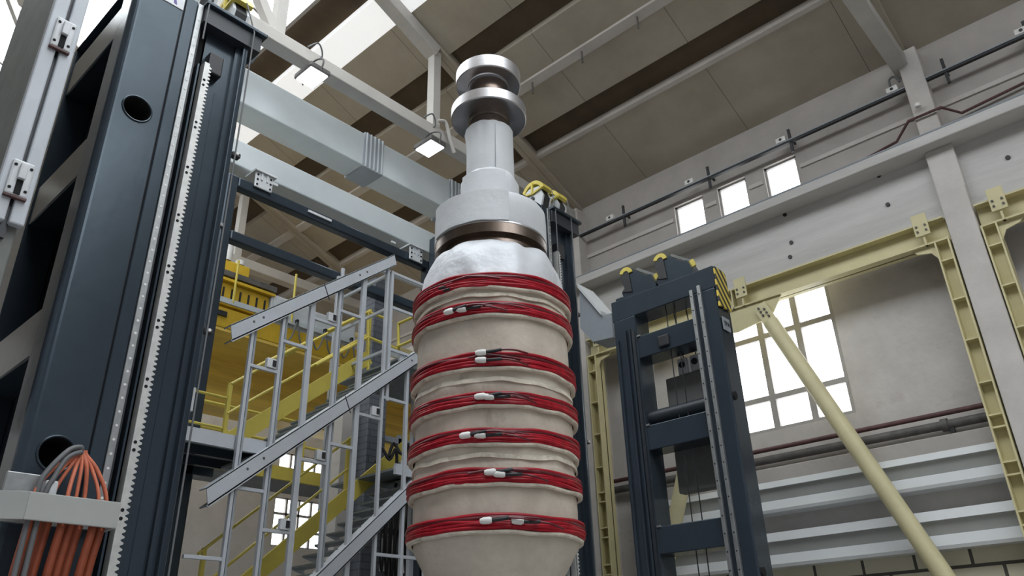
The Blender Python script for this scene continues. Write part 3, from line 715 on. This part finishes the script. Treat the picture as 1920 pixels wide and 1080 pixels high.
# ================================================================== THE ROTOR
AX, AY = 6.54, 6.18
t = thing('turbine_rotor', 'tall upright rotor wrapped in white and beige insulation, steel discs on top', 'rotor', (AX, AY, 0))
def lat(name, prof, mt, n=96, wob=0, seed=0, caps=True, zw=0., parent=t):
    return MB().lathe(AX, AY, prof, n, wob, seed, caps, zw).build(name, M[mt], parent, True)
def disc(name, z0, z1, r):
    b = .014
    return lat(name, [(z0, r - .02), (z0, r - b), (z0 + b, r), (z1 - b, r), (z1, r - b), (z1, r - .03)], 'steel', 128)
disc('top_disc', 9.33, 9.55, .475)
lat('disc_hub', [(9.30, .29), (9.335, .30), (9.34, .0001)], 'steel', 64)
lat('journal', [(8.86, .275), (9.335, .275)], 'brown_steel', 96)
disc('lower_disc', 8.71, 8.89, .54)
lat('lower_journal', [(8.40, .275), (8.64, .275), (8.655, .30), (8.715, .30)], 'brown_steel', 96)
lat('neck_wrap', [(7.5, .315), (7.7, .318), (8.2, .322), (8.40, .335), (8.47, .345), (8.485, .33), (8.47, .29)], 'white_wrap', 128, .012, 1, zw=.03)
lat('shoulder_wrap', [(7.2, .400), (7.45, .405), (7.56, .405), (7.66, .355), (7.69, .335), (7.68, .30)], 'white_wrap', 128, .015, 4, zw=.03)
lat('collar_wrap', [(6.62, .60), (6.61, .735), (6.65, .742), (6.9, .742), (7.04, .738), (7.07, .72), (7.12, .55), (7.25, .40), (7.30, .38)], 'white_wrap', 160, .012, 7, zw=.02)
lat('coupling_ring', [(6.46, .30), (6.46, .735), (6.63, .735), (6.64, .6)], 'brown_steel', 128)
lat('coupling_edge', [(6.595, .736), (6.60, .742), (6.62, .742), (6.625, .736)], 'steel', 128, caps=False)
lat('coupling_groove', [(6.15, .66), (6.50, .66)], 'brown_steel', 128)
g = lat('cone_wrap', [(5.66, .93), (5.72, .93), (5.80, .915), (6.0, .885), (6.16, .84), (6.28, .785), (6.34, .73), (6.36, .69), (6.35, .64)], 'foil_wrap', 200, .05, 11, zw=.06)
# overlapping seam strips on the wraps
def seam(name, z0, z1, r, az0, az1, mt, parent=t, th=.014):
    q = MB(); n = 26; vs = []
    for i in range(n + 1):
        a = math.radians(az0 + (az1 - az0) * i / n)
        for rr in (r, r + th):
            for z in (z0, z1): vs.append((AX + rr * math.cos(a), AY + rr * math.sin(a), z + .015 * noise.noise(Vector((a * 3, z, 2)))))
    fs = []
    for i in range(n):
        o = i * 4
        fs += [(o + 2, o + 6, o + 7, o + 3), (o + 3, o + 7, o + 5, o + 1), (o + 0, o + 4, o + 6, o + 2)]
    fs += [(0, 2, 3, 1), (n * 4, n * 4 + 1, n * 4 + 3, n * 4 + 2)]
    return q.add(vs, fs).build(name, M[mt], parent, True)
camaz = math.degrees(math.atan2(-AY, -AX))
seam('wrap_flap', 6.62, 7.055, .744, camaz - 70, camaz + 18, 'white_wrap')
seam('wrap_flap', 7.24, 7.60, .41, camaz - 60, camaz + 30, 'white_wrap')
seam('wrap_flap', 7.6, 8.42, .326, camaz + 15, camaz + 100, 'white_wrap')
# body insulation, a ring of cloth at a time
R0 = .915
BANDS = [(5.58, 5.78), (5.24, 5.41), (4.60, 4.79), (4.17, 4.33), (3.76, 3.94), (3.34, 3.52), (2.87, 3.05)]
secs = [(5.41, 5.60, 'w'), (4.79, 5.26, 's'), (4.33, 4.62, 'w'), (3.94, 4.19, 's'), (3.52, 3.78, 'w'), (3.05, 3.36, 's')]
lat('body_core', [(2.6, .6), (2.9, .90), (5.7, .90), (5.75, .6)], 'beige_wrap', 96)
for i, (z0, z1, k) in enumerate(secs):
    if k == 's':
        lat('body_wrap', [(z0 - .1, R0), (z0 + .02, R0 + .004), ((z0 + z1) / 2, R0 + .008), (z1 - .02, R0 + .006), (z1 + .1, R0 + .002)], 'beige_wrap', 160, .010, 20 + i, False)
    else:
        zm = z0 + (z1 - z0) * .5
        pr = []
        for q_ in range(25):
            u = q_ / 24; z = z0 - .06 + (z1 - z0 + .12) * u
            pr.append((z, R0 + .004 + .012 * abs(math.sin(u * 6.5 + i)) ))
        lat('body_wrap', pr, 'beige_wrap', 200, .022, 30 + i, False)
        lat('wrap_fold', [(zm - .03, R0 + .012), (zm - .028, R0 + .034), (zm + .02, R0 + .026), (zm + .03, R0 + .010)], 'lip', 160, .012, 40 + i, False, .04)
lat('foot_wrap', [(2.05, .695), (2.3, .70), (2.44, .70), (2.50, .73), (2.80, .91), (2.88, .93), (2.9, .90)], 'beige_wrap', 180, .022, 55, zw=.03)
lat('lower_shaft', [(0.0, .62), (2.2, .62)], 'brown_steel', 64)
lat('stand', [(0, .95), (.5, .95), (.55, .9), (.9, .7)], 'column', 64)

# ------------------------------------------------------------------ red heating cables, one thing per band
def cylhit(px, py, r):
    d = ray(px, py); ox, oy = CAM.x - AX, CAM.y - AY
    a = d.x ** 2 + d.y ** 2; b = 2 * (ox * d.x + oy * d.y); c = ox * ox + oy * oy - r * r
    k = (-b - math.sqrt(max(0, b * b - 4 * a * c))) / (2 * a); return CAM + d * k
WH = ['topmost red heating cable coil, at the lower edge of the silvery cone', 'second red heating cable coil from the top, plugs left of centre',
      'third red heating cable coil from the top, two stacked white plugs by a black sleeve', 'fourth red heating cable coil from the top, two white plugs side by side',
      'fifth red heating cable coil from the top, white plugs left of centre', 'sixth red heating cable coil from the top, two overlapping white plugs',
      'lowest red heating cable coil, two widely spaced white plugs']
CON = [[(836, 544), (828, 540)], [(843, 584), (867, 580)], [(903, 661), (903, 675)], [(902, 743), (918, 744)], [(874, 816), (902, 816)], [(921, 885), (938, 889)], [(913, 976), (972, 977)]]
for i, (z0, z1) in enumerate(BANDS):
    b = thing('heating_cable', WH[i], 'heating cable', (AX, AY, z0), 'red heating cable coils around the rotor')
    nst = 10; q = MB(); q2 = MB(); n = 150
    for s in range(nst):
        pts = []
        for j in range(n):
            a = 2 * math.pi * j / n
            w1 = noise.noise(Vector((math.cos(a) * 2.2 + s * 3.1, math.sin(a) * 2.2, i * 5.3)))
            w2 = noise.noise(Vector((math.cos(a) * 1.7 + s * 1.3, math.sin(a) * 1.7 + 4, i * 2.1 + s)))
            u = (s + .5) / nst + .16 * w1
            z = z0 + .02 + (z1 - z0 - .04) * min(1, max(0, u))
            rr = R0 + .045 + .022 * abs(w2) + .012 * (s % 2)
            pts.append((AX + rr * math.cos(a), AY + rr * math.sin(a), z))
        (q2 if s in (7,) else q).tube(pts, .02, 8, True)
    q.build('cable_coil', M['red'], b, True)
    q2.build('inner_strand', M['redlip'], b, True)
    # a dark loosened strand over the coil
    a0 = math.radians(camaz + (-28 if i == 0 else -8 - 4 * (i % 3)))
    pts = []
    for j in range(12):
        a = a0 + math.radians(34) * j / 11
        pts.append((AX + (R0 + .078) * math.cos(a), AY + (R0 + .078) * math.sin(a), z0 + .04 + (z1 - z0 - .07) * (.85 - .6 * abs(j / 11 - .35))))
    MB().tube(arc(pts, 3), .012, 6).build('loose_lead', M['redlip'], b, True)
    # cream binding lip under the coil
    MB().lathe(AX, AY, [(z0 - .02, R0 + .012), (z0 - .025, R0 + .05), (z0 - .012, R0 + .066), (z0 + .01, R0 + .07), (z0 + .02, R0 + .03)], 180, .016, 70 + i, False, .03).build('binding_cloth', M['lip'], b, True)
    for j, (px, py) in enumerate(CON[i]):
        c = cylhit(px, py, R0 + .105)
        rad = Vector((c.x - AX, c.y - AY, 0)).normalized(); tan = Vector((-rad.y, rad.x, 0))   # tan: towards image right
        if tan.dot(RX) < 0: tan = -tan
        e = tan + Vector((0, 0, .05 - .1 * j)); e.normalize()
        if i == 0:
            MB().cyl(c - e * .03, c + e * .05, .018, 10).build('plug', M['black'], b, True); continue
        o = MB().lathe(0, 0, [(-.075, .0), (-.07, .022), (-.04, .034), (.03, .036), (.05, .026)], 14).build('plug', M['white_plastic'], b, True)
        # orient the plug along the band
        z_ = e; x_ = rad.cross(z_).normalized(); y_ = z_.cross(x_)
        mm = Matrix((x_, y_, z_)).transposed()
        for v in o.data.vertices: v.co = mm @ (Vector(v.co) + b.location) + c - b.location
        tl = [c + e * .04, c + e * .12 + rad * .01, c + e * .22 + Vector((0, 0, .01)), c + e * .34 - rad * .03]
        MB().tube(arc(tl[:3], 4), .020, 8).build('sleeve', M['black'], b, True)
        MB().tube(arc([tl[2], c + e * .36 + rad * .0 + Vector((0, 0, -.01)), c + e * .5 - rad * .10 + Vector((0, 0, -.03))], 4), .011, 6).build('plug_lead', M['redlip'], b, True)

# ================================================================== CABLE BRACKET AND ORANGE CABLES
t = thing('cable_bracket', 'pale grey cable tray bracket clamped at the foot of the left column', 'bracket', (2.9, 8.6, 3.0))
MB().box(2.47, 3.33, 8.40, 8.43, 3.01, 3.27).build('front_plate', M['sheet_grey'], t, bevel=.008)
MB().prism([(2.47, 8.40, 3.27), (2.0, 8.70, 3.27), (2.0, 8.70, 3.01), (2.47, 8.40, 3.01)], (0.0, .03, 0)).build('corner_plate', M['sheet_grey'], t, bevel=.004)
MB().box(1.3, 2.02, 8.70, 8.73, 3.01, 3.27).build('side_plate', M['sheet_grey'], t)
MB().box(3.30, 3.33, 8.43, 8.94, 3.01, 3.27).build('return_plate', M['sheet_grey'], t)
MB().box(2.30, 2.62, 8.62, 8.66, 3.27, 3.48).build('clip_plate', M['rail'], t, bevel=.01)
b = MB().box(2.62, 2.74, 8.5, 8.62, 3.2, 3.42).build('cable_gland', M['sheave_white'], t, bevel=.02)
MB().box(2.1, 3.3, 8.86, 8.92, 3.05, 3.2).build('rear_bar', M['rail'], t)
tp = at(152, 850, 'y', 8.62)
names = ['leftmost orange cable hanging through the grey bracket', 'second orange cable from the left in the grey bracket', 'third orange cable from the left in the grey bracket', 'fourth orange cable from the left in the grey bracket', 'fifth orange cable from the left in the grey bracket', 'sixth orange cable from the left in the grey bracket', 'seventh orange cable from the left in the grey bracket', 'rightmost orange cable hanging through the grey bracket']
for k in range(8):
    u = k / 7; x = 2.56 + .68 * u
    yy = 8.50 + .05 * (k % 3)
    px = [(tp.x - .02 + .05 * u, 8.60, tp.z + .03), (tp.x - .05 + .1 * u, 8.60, tp.z - .02), (tp.x + (x - tp.x) * .55, 8.57, tp.z - .16), (x - .01, yy, 3.32), (x, yy, 3.0), (x - .03 - .02 * u, yy + .02, 2.2), (x - .06, yy, 0.02)]
    o = thing('orange_cable', names[k], 'cable', (x, yy, 3.0), 'orange cables in the bracket')
    MB().tube(arc(px[:5], 6), .018 + .003 * (k % 2), 10).build('cable_core', M['orange'], o, True)
    MB().tube(arc([(x, yy + .02, 3.12)] + [(a_, b_ + .02, c_) for a_, b_, c_ in px[4:]], 6), .040, 12).build('cable_sleeve', M['orange_shaded'], o, True)
for k, (x0, lab) in enumerate(((2.62, 'upper grey cable bending over the orange cables'), (2.70, 'lower grey cable bending over the orange cables'))):
    px = [(tp.x - .03, 8.56, tp.z - .02), (tp.x - .04, 8.54, tp.z + .04 - .05 * k), (tp.x - .16, 8.52, tp.z - .02 - .08 * k), (x0 - .02, 8.50, 3.48 - .04 * k), (x0 - .06, 8.50, 3.3), (x0 - .08, 8.5, 2.9), (x0 - .1, 8.5, .02)]
    tag(MB().tube(arc(px, 6), .026, 10).build('grey_cable', M['cablegrey'], None, True), lab, 'cable', 'grey cables in the bracket')

# ================================================================== STAIRS
SY = 10.3; K = .782
def zc1(x): return 6.39 + K * (x - 5.16)
def zc2(x): return 3.97 + K * (x - 5.15) + .035 * (x - 5.15)
def zc3(x): return 2.95 + K * (x - 7.02) + .12 * (x - 7.02)
t = thing('stair_guard', 'pale grey guard frame of posts and sloping channels in front of the stairs', 'stair guard', (7, SY, 0))
def channel(f, x0, x1, name='sloping_channel'):
    a = Vector((x0, SY - .04, f(x0))); b = Vector((x1, SY - .04, f(x1)))
    o = MB().prism([a + Vector((0, 0, .0)), b, b + Vector((.06, 0, -.20)), a + Vector((.06, 0, -.26)) ], (0, .015, 0)).build(name, M['stair_grey'], t)
    MB().beam(a + Vector((0, .10, -.005)), b + Vector((0, .10, -.005)), .2, .02).build('channel_flange', M['stair_grey'], o)
    MB().beam(a + Vector((.04, .10, -.24)), b + Vector((.04, .10, -.215)), .2, .02).build('channel_flange', M['grey_beam_mid'], o)
    for k in (.12, .17, .75, .80):
        p = a.lerp(b, k) + Vector((0, -.005, -.12)); MB().cyl(p, p + Vector((0, .008, 0)), .02, 8).build('bolt', M['pipe_grey'], o)
    p = a.lerp(b, .46 if f is not zc1 else .52)
    MB().beam(p + Vector((-.03, -.004, .01)), p + Vector((.10, -.004, -.26)), .012, .008, (0, 1, 0)).build('joint', M['column_dark'], o)
channel(zc1, 5.16, 8.20); channel(zc2, 5.15, 9.9); channel(zc3, 4.2, 10.2)
PX = [5.56, 6.07, 6.58, 7.10, 7.60, 8.12]
for i, x in enumerate(PX):
    w_ = .05 if i not in (2, 4) else .09
    MB().box(x - w_ / 2, x + w_ / 2, SY, SY + .07, 0, zc1(x) - .2).build('post', M['stair_grey'], t, bevel=.006)
    if i in (0, 1, 3): MB().box(x + .05, x + .08, SY + .03, SY + .07, 0, zc1(x) - .22).build('post_edge', M['grey_beam_mid'], t)
MB().box(8.64, 8.70, SY, SY + .07, 0, zc2(8.67) - .2).build('post', M['stair_grey'], t, bevel=.006)
MB().box(9.16, 9.22, SY, SY + .07, 0, zc2(9.2) - .2).build('post', M['stair_grey'], t, bevel=.006)
def hbar(x0, x1, z, parent=None, y=SY + .01):
    return MB().box(x0, x1, y, y + .05, z - .025, z + .025).build('cross_bar', M['stair_grey'], t, bevel=.004)
for x0, x1, z, box in ((5.56, 6.07, 5.88, 1), (6.07, 6.58, 6.42, 0), (6.58, 7.10, 6.98, 1), (7.10, 7.6, 7.28, 0), (5.56, 6.07, 4.05, 0), (6.07, 6.58, 3.52, 1), (6.58, 7.1, 4.62, 1), (7.1, 7.6, 4.95, 0), (7.6, 8.12, 5.55, 1), (8.12, 8.67, 5.95, 0), (8.12, 8.67, 3.35, 0), (8.67, 9.2, 3.35, 0), (5.0, 5.56, 3.08, 0)):
    hbar(x0, x1, z)
    if box:
        b = MB().box(x1 - .22, x1 - .06, SY - .01, SY + .07, z + .03, z + .19).build('magnet_lock', M['sheave_white'], t, bevel=.01)
        MB().box(x1 - .13, x1 - .07, SY - .02, SY, z + .06, z + .16).build('lock_slot', M['black'], b)
# outer landing cage at the upper right
for z in (8.41, 7.70, 6.87):
    MB().beam((8.22, SY + .03, z), (8.22, 12.0, z), .05, .05).build('cage_rail', M['stair_grey'], t)
    MB().beam((8.22, SY + .03, z), (10.4, SY + .03, z), .05, .05).build('cage_rail', M['stair_grey'], t)
MB().box(8.19, 8.25, SY, SY + .06, 5.9, 8.44).build('cage_post', M['stair_grey'], t, bevel=.006)
MB().box(8.19, 8.25, 11.9, 11.96, 4, 9.1).build('cage_post', M['stair_grey'], t, bevel=.006)
MB().box(7.9, 7.96, 11.6, 11.66, 4, 8.7).build('cage_post', M['stair_grey'], t, bevel=.006)
MB().beam((8.1, SY + .4, 8.62), (10.4, SY + .4, 8.62), .08, .08).build('cage_rail', M['stair_grey'], t)

def flight(xa, xb, f, fs, label, y0=10.42, y1=11.36):
    """treads climb along +X between x = xa and xb; f gives the nosing height"""
    s = thing('stair_flight', label, 'stairs', ((xa + xb) / 2, (y0 + y1) / 2, f(xa)), 'stair flights behind the guard')
    n = int(round((f(xb) - f(xa)) / .19))
    for k in range(n):
        x = xa + (xb - xa) * (k + .5) / n; z = f(xa) + (f(xb) - f(xa)) * (k + 1) / n - .17
        d = MB().box(x - .13, x + .13, y0, y1, z - .03, z).build('tread', M['tread'], s)
        MB().prism([(x - .13, y0 + .0, z - .03), (x + .13, y0, z - .03), (x + .13, y0, z - .11)], (0, .02, 0)).build('tread_bracket', M['stair_grey'], d)
        MB().prism([(x - .13, y1 - .02, z - .03), (x + .13, y1 - .02, z - .03), (x + .13, y1 - .02, z - .11)], (0, .02, 0)).build('tread_bracket', M['stair_grey'], d)
    a = Vector((xa, y1 + .05, fs(xa))); b = Vector((xb, y1 + .05, fs(xb)))
    MB().beam(a, b, .05, .26).build('stringer', M['yellow'], s)
    return s
def rail(s, x0, x1, f, dz, y=11.43, r=.024):
    MB().tube([(x0, y, f(x0) + dz), (x1, y, f(x1) + dz)], r, 8).build('handrail', M['yellow'], s, True)
fU = lambda x: 4.92 + .8067 * (x - 5.88)
fL = lambda x: 2.92 + .858 * (x - 6.55)
fT = lambda x: 6.35 + K * (x - 6.3)
s = flight(5.9, 8.6, lambda x: zc2(x) - .02, fU, 'upper steel stair flight with yellow stringer and handrails')
rail(s, 5.9, 8.6, fU, 1.0); rail(s, 5.9, 8.6, fU, .5)
for x in (5.9, 7.3, 8.6): MB().box(x - .03, x + .03, 11.42, 11.48, fU(x) - .2, fU(x) + 1.02).build('rail_post', M['yellow'], s)
s = flight(5.2, 9.6, lambda x: zc3(x) - .02, fL, 'lower steel stair flight with yellow stringer, in front of the far window')
rail(s, 5.75, 8.4, fL, 1.05); rail(s, 5.75, 8.4, fL, .5)
for x in (5.85, 8.3): MB().box(x - .03, x + .03, 11.42, 11.48, fL(x) - .2, fL(x) + 1.06).build('rail_post', M['yellow'], s)
s = thing('stair_handrail', 'yellow upper handrails and posts of the top landing, left of the rotor', 'handrail', (8.4, 11.4, 6.3))
def yr(*pts): MB().tube([at(px, py, 'y', 11.4) for px, py in pts], .03, 8).build('rail', M['yellow'], s, True)
yr((482, 687), (580, 640)); yr((592, 685), (690, 632)); yr((615, 620), (690, 585), (735, 602)); yr((690, 632), (745, 655)); yr((747, 607), (747, 660))
p = at(747, 607, 'y', 11.4)
for dz in (0, -.5): MB().tube([(p.x, 11.4, p.z + dz), (p.x, 9.9, p.z + dz)], .03, 8).build('rail', M['yellow'], s, True)
MB().tube([at(690, 585, 'y', 11.4), at(690, 700, 'y', 11.4)], .03, 8).build('post', M['yellow'], s, True)
# landings
s = thing('stair_landing', 'grey landing platform at the left end of the stairs', 'landing', (5.6, 11.2, 4.6))
MB().box(4.5, 6.1, 10.45, 12.2, 4.68, 4.72).build('deck', M['tread'], s)
MB().box(4.5, 6.2, 10.40, 10.46, 4.60, 4.80).build('edge_channel', M['stair_grey'], s)
for y in (10.8, 11.4, 12.0): MB().box(4.5, 6.1, y, y + .06, 4.55, 4.68).build('joist', M['column'], s)
q = at(417, 838, 'y', 11.45)
for z in (.45, .95): MB().tube([(4.5, 11.47, 4.75 + z), (5.9, 11.47, 4.75 + z)], .024, 8).build('rail', M['yellow'], s, True)
s = thing('stair_landing', 'grey landing platform at the right end of the stairs behind the rotor', 'landing', (9.4, 11.2, 6.8))
MB().box(8.5, 10.4, 10.4, 12.2, 6.76, 6.80).build('deck', M['tread'], s)
MB().box(8.5, 10.4, 10.34, 10.40, 6.68, 6.84).build('edge_channel', M['stair_grey'], s)
for z in (4.8,):
    MB().box(8.5, 10.4, 10.4, 12.2, z - .04, z).build('lower_deck', M['tread'], s)
    MB().box(8.5, 10.4, 10.34, 10.40, z - .12, z + .06).build('edge_channel', M['stair_grey'], s)
for y in (10.5, 11.9):
    MB().box(10.2, 10.3, y, y + .1, 0, 6.8).build('leg', M['stair_grey'], s)
# walkway with yellow edges seen below the landing
s = thing('mezzanine_deck', 'far grey mezzanine deck with yellow edge and rails seen through the stair frame', 'mezzanine', (9, 14.7, 5.3))
MB().box(5.6, 11.6, 14.0, 15.4, 5.28, 5.36).build('deck', M['tread'], s)
MB().box(5.6, 11.6, 13.95, 14.02, 5.2, 5.46).build('edge_beam', M['yellow'], s)
for z in (.55, 1.05): MB().tube([(5.6, 14.0, 5.4 + z), (11.6, 14.0, 5.4 + z)], .03, 8).build('rail', M['yellow'], s, True)
for x in (6.2, 7.6, 9.0, 10.4): MB().box(x - .03, x + .03, 13.97, 14.03, 5.4, 6.47).build('rail_post', M['yellow'], s)
for x in (5.8, 11.4):
    for y in (14.1, 15.2): MB().box(x - .08, x + .08, y - .08, y + .08, 0, 5.28).build('leg', M['grey_beam_mid'], s)
# brick pillar and beige pier behind the stairs
struct(MB().box(9.88, 10.36, 13.0, 13.5, 0, 9.9), 'trim_11', M['pillar'], 'dark grey brick pillar behind the stairs, left of the rotor', 'pillar', bevel=.01)
struct(MB().box(9.45, 9.78, 13.3, 13.7, 0, 7.0), 'trim_12', M['plaster'], 'pale beige concrete pier left of the dark brick pillar', 'pier', bevel=.01)
# storage frame with hanging slings right of the pillar
s = thing('storage_rack', 'grey steel rack right of the brick pillar with hanging hoses', 'rack', (11.8, 13.4, 0))
for x in (10.9, 12.6): MB().box(x, x + .08, 13.2, 13.28, 0, 6.4).build('upright', M['grey_beam_mid'], s)
for z in (2.55, 3.4, 4.25, 5.1, 6.2): MB().box(10.38, 12.7, 13.2, 13.3, z, z + .12).build('shelf_beam', M['grey_beam_mid'], s)
for z in (4.3, 5.15): MB().box(10.6, 12.7, 13.3, 13.9, z, z + .05).build('shelf', M['pillar'], s)
for k in range(9):
    x = 10.42 + k * .13
    tag(MB().tube(arc([(x, 13.12, 5.24), (x, 13.08, 5.28), (x + .03, 13.07, 4.7), (x - .02 + .01 * (k % 3), 13.06, 4.0), (x + .04, 13.05, 3.5 - .1 * (k % 4)), (x + .09, 13.06, 4.1), (x + .08, 13.07, 5.2)], 5), .025, 7).build('hanging_hose', M['black'], None, True), 'dark hose looped over a beam of the grey rack by the brick pillar', 'hose', 'dark hoses on the rack')
# dark hoses along the rotor's left flank on the landing
for k, (px, py) in enumerate(((722, 860), (745, 850), (758, 905))):
    c = at(px, py, 'y', 10.9)
    tag(MB().tube(arc([c + Vector((-.2, 0, -.1)), c + Vector((-.05, .05, .18)), c + Vector((.1, 0, .0)), c + Vector((.2, -.05, .2)), c + Vector((.32, .05, -.15))], 5), .03, 7).build('air_hose', M['black'], None, True), ('left', 'middle', 'right')[k] + ' one of the dark hoses lying at the stair landing left of the rotor', 'hose', 'dark hoses at the stair landing')

# ================================================================== YELLOW BRIDGE CRANE
s = thing('bridge_crane', 'yellow overhead bridge crane spanning the hall behind the stairs', 'crane', (9, 16.6, 8.4))
MB().prism([(2, 16, 8.95), (15.2, 16, 8.95), (15.2, 16, 9.45), (2, 16, 9.45)], (0, .9, 0)).build('girder', M['crane'], s, bevel=.02)
MB().box(2, 15.2, 16.02, 18.6, 8.88, 8.96).build('girder_soffit', M['ochre'], s)
MB().box(2, 15.2, 17.8, 18.6, 7.7, 9.4).build('rear_girder', M['ochre'], s, bevel=.02)
MB().box(2, 15.2, 15.95, 16.0, 9.55, 9.68).build('walkway_channel', M['grey_beam'], s)
b = MB().box(7.0, 9.0, 16.1, 17.2, 9.55, 10.15).build('trolley', M['crane'], s, bevel=.02)
for k in range(9): MB().box(7.1 + k * .22, 7.14 + k * .22, 16.07, 16.1, 9.72, 10.0).build('vent_slot', M['black'], b)
MB().box(6.9, 9.1, 16.0, 17.2, 10.15, 10.22).build('trolley_deck', M['crane'], b)
MB().box(6.9, 9.15, 16.05, 17.1, 10.30, 10.44).build('winch_bed', M['pipe_grey'], s)
b = MB().box(7.5, 8.45, 16.2, 16.9, 10.48, 10.80).build('winch_cover', M['crane'], s, bevel=.04)
MB().cyl((7.85, 16.3, 10.8), (7.85, 16.3, 11.25), .12, 16).build('beacon_post', M['white_plastic'], s, True)
MB().cyl((8.2, 16.3, 10.8), (8.2, 16.3, 10.92), .11, 16).build('beacon', M['white_plastic'], s, True)
for x in (8.0, 9.6): MB().cyl((x, 15.97, 9.6), (x, 15.97, 10.75 if x < 9 else 10.95), .03, 8).build('rail_post', M['yellow'], s)
MB().box(2, 15.2, 17.5, 17.6, 10.62, 10.72).build('rear_rail', M['cream_steel'], s)
MB().box(7.1, 7.9, 15.96, 16.0, 9.22, 9.34).build('hook_slot', M['black'], s)
for k, (x0, x1, z0, z1, lab) in enumerate(((9.02, 10.15, 9.46, 10.22, 'left white electrical cabinet standing on the yellow crane walkway'), (10.3, 11.6, 9.46, 10.15, 'right white electrical cabinet standing on the yellow crane walkway'))):
    c_ = thing('electrical_cabinet', lab, 'cabinet', ((x0 + x1) / 2, 16.2, z0), 'white cabinets on the crane')
    MB().box(x0, x1, 16.04, 16.5, z0, z1).build('body', M['panel_white'], c_, bevel=.015)
    MB().box(x0 + .05, x0 + (x1 - x0) / 2 - .02, 16.02, 16.04, z0 + .05, z1 - .05).build('door', M['panel_white'], c_, bevel=.006)
    MB().box(x0 + (x1 - x0) / 2 + .02, x1 - .05, 16.02, 16.04, z0 + .05, z1 - .05).build('door', M['panel_white'], c_, bevel=.006)
b = thing('festoon_cable', 'dark festoon cable looping below the white crane cabinets', 'cable', (10, 15.9, 9.5))
pts = []
for k in range(6):
    x = 9.3 + k * .42
    pts += [(x, 15.88, 9.62), (x + .10, 15.88, 9.2), (x + .2, 15.88, 9.05), (x + .32, 15.88, 9.25)]
MB().tube(arc(pts, 5), .02, 7).build('cable_run', M['cablegrey'], b, True)
for k in range(6): MB().box(9.27 + k * .42, 9.33 + k * .42, 15.86, 15.955, 9.6, 9.68).build('cable_clip', M['black'], b)

# ================================================================== LIGHT
w = bpy.data.worlds.new('world'); SC.world = w; w.use_nodes = True
nt = w.node_tree; bg = nt.nodes['Background']
tc = nt.nodes.new('ShaderNodeTexCoord'); sp = nt.nodes.new('ShaderNodeSeparateXYZ'); cr = nt.nodes.new('ShaderNodeValToRGB')
nt.links.new(tc.outputs['Generated'], sp.inputs[0]); nt.links.new(sp.outputs['Z'], cr.inputs['Fac'])
cr.color_ramp.elements[0].color = (.13, .13, .135, 1); cr.color_ramp.elements[1].color = (.80, .88, 1, 1); cr.color_ramp.elements[1].position = .8
nt.links.new(cr.outputs['Color'], bg.inputs['Color']); bg.inputs['Strength'].default_value = 1.0
SC.view_settings.view_transform = 'Standard'; SC.view_settings.look = 'None'; SC.view_settings.exposure = 0; SC.view_settings.gamma = 1; SC.view_settings.use_curve_mapping = False
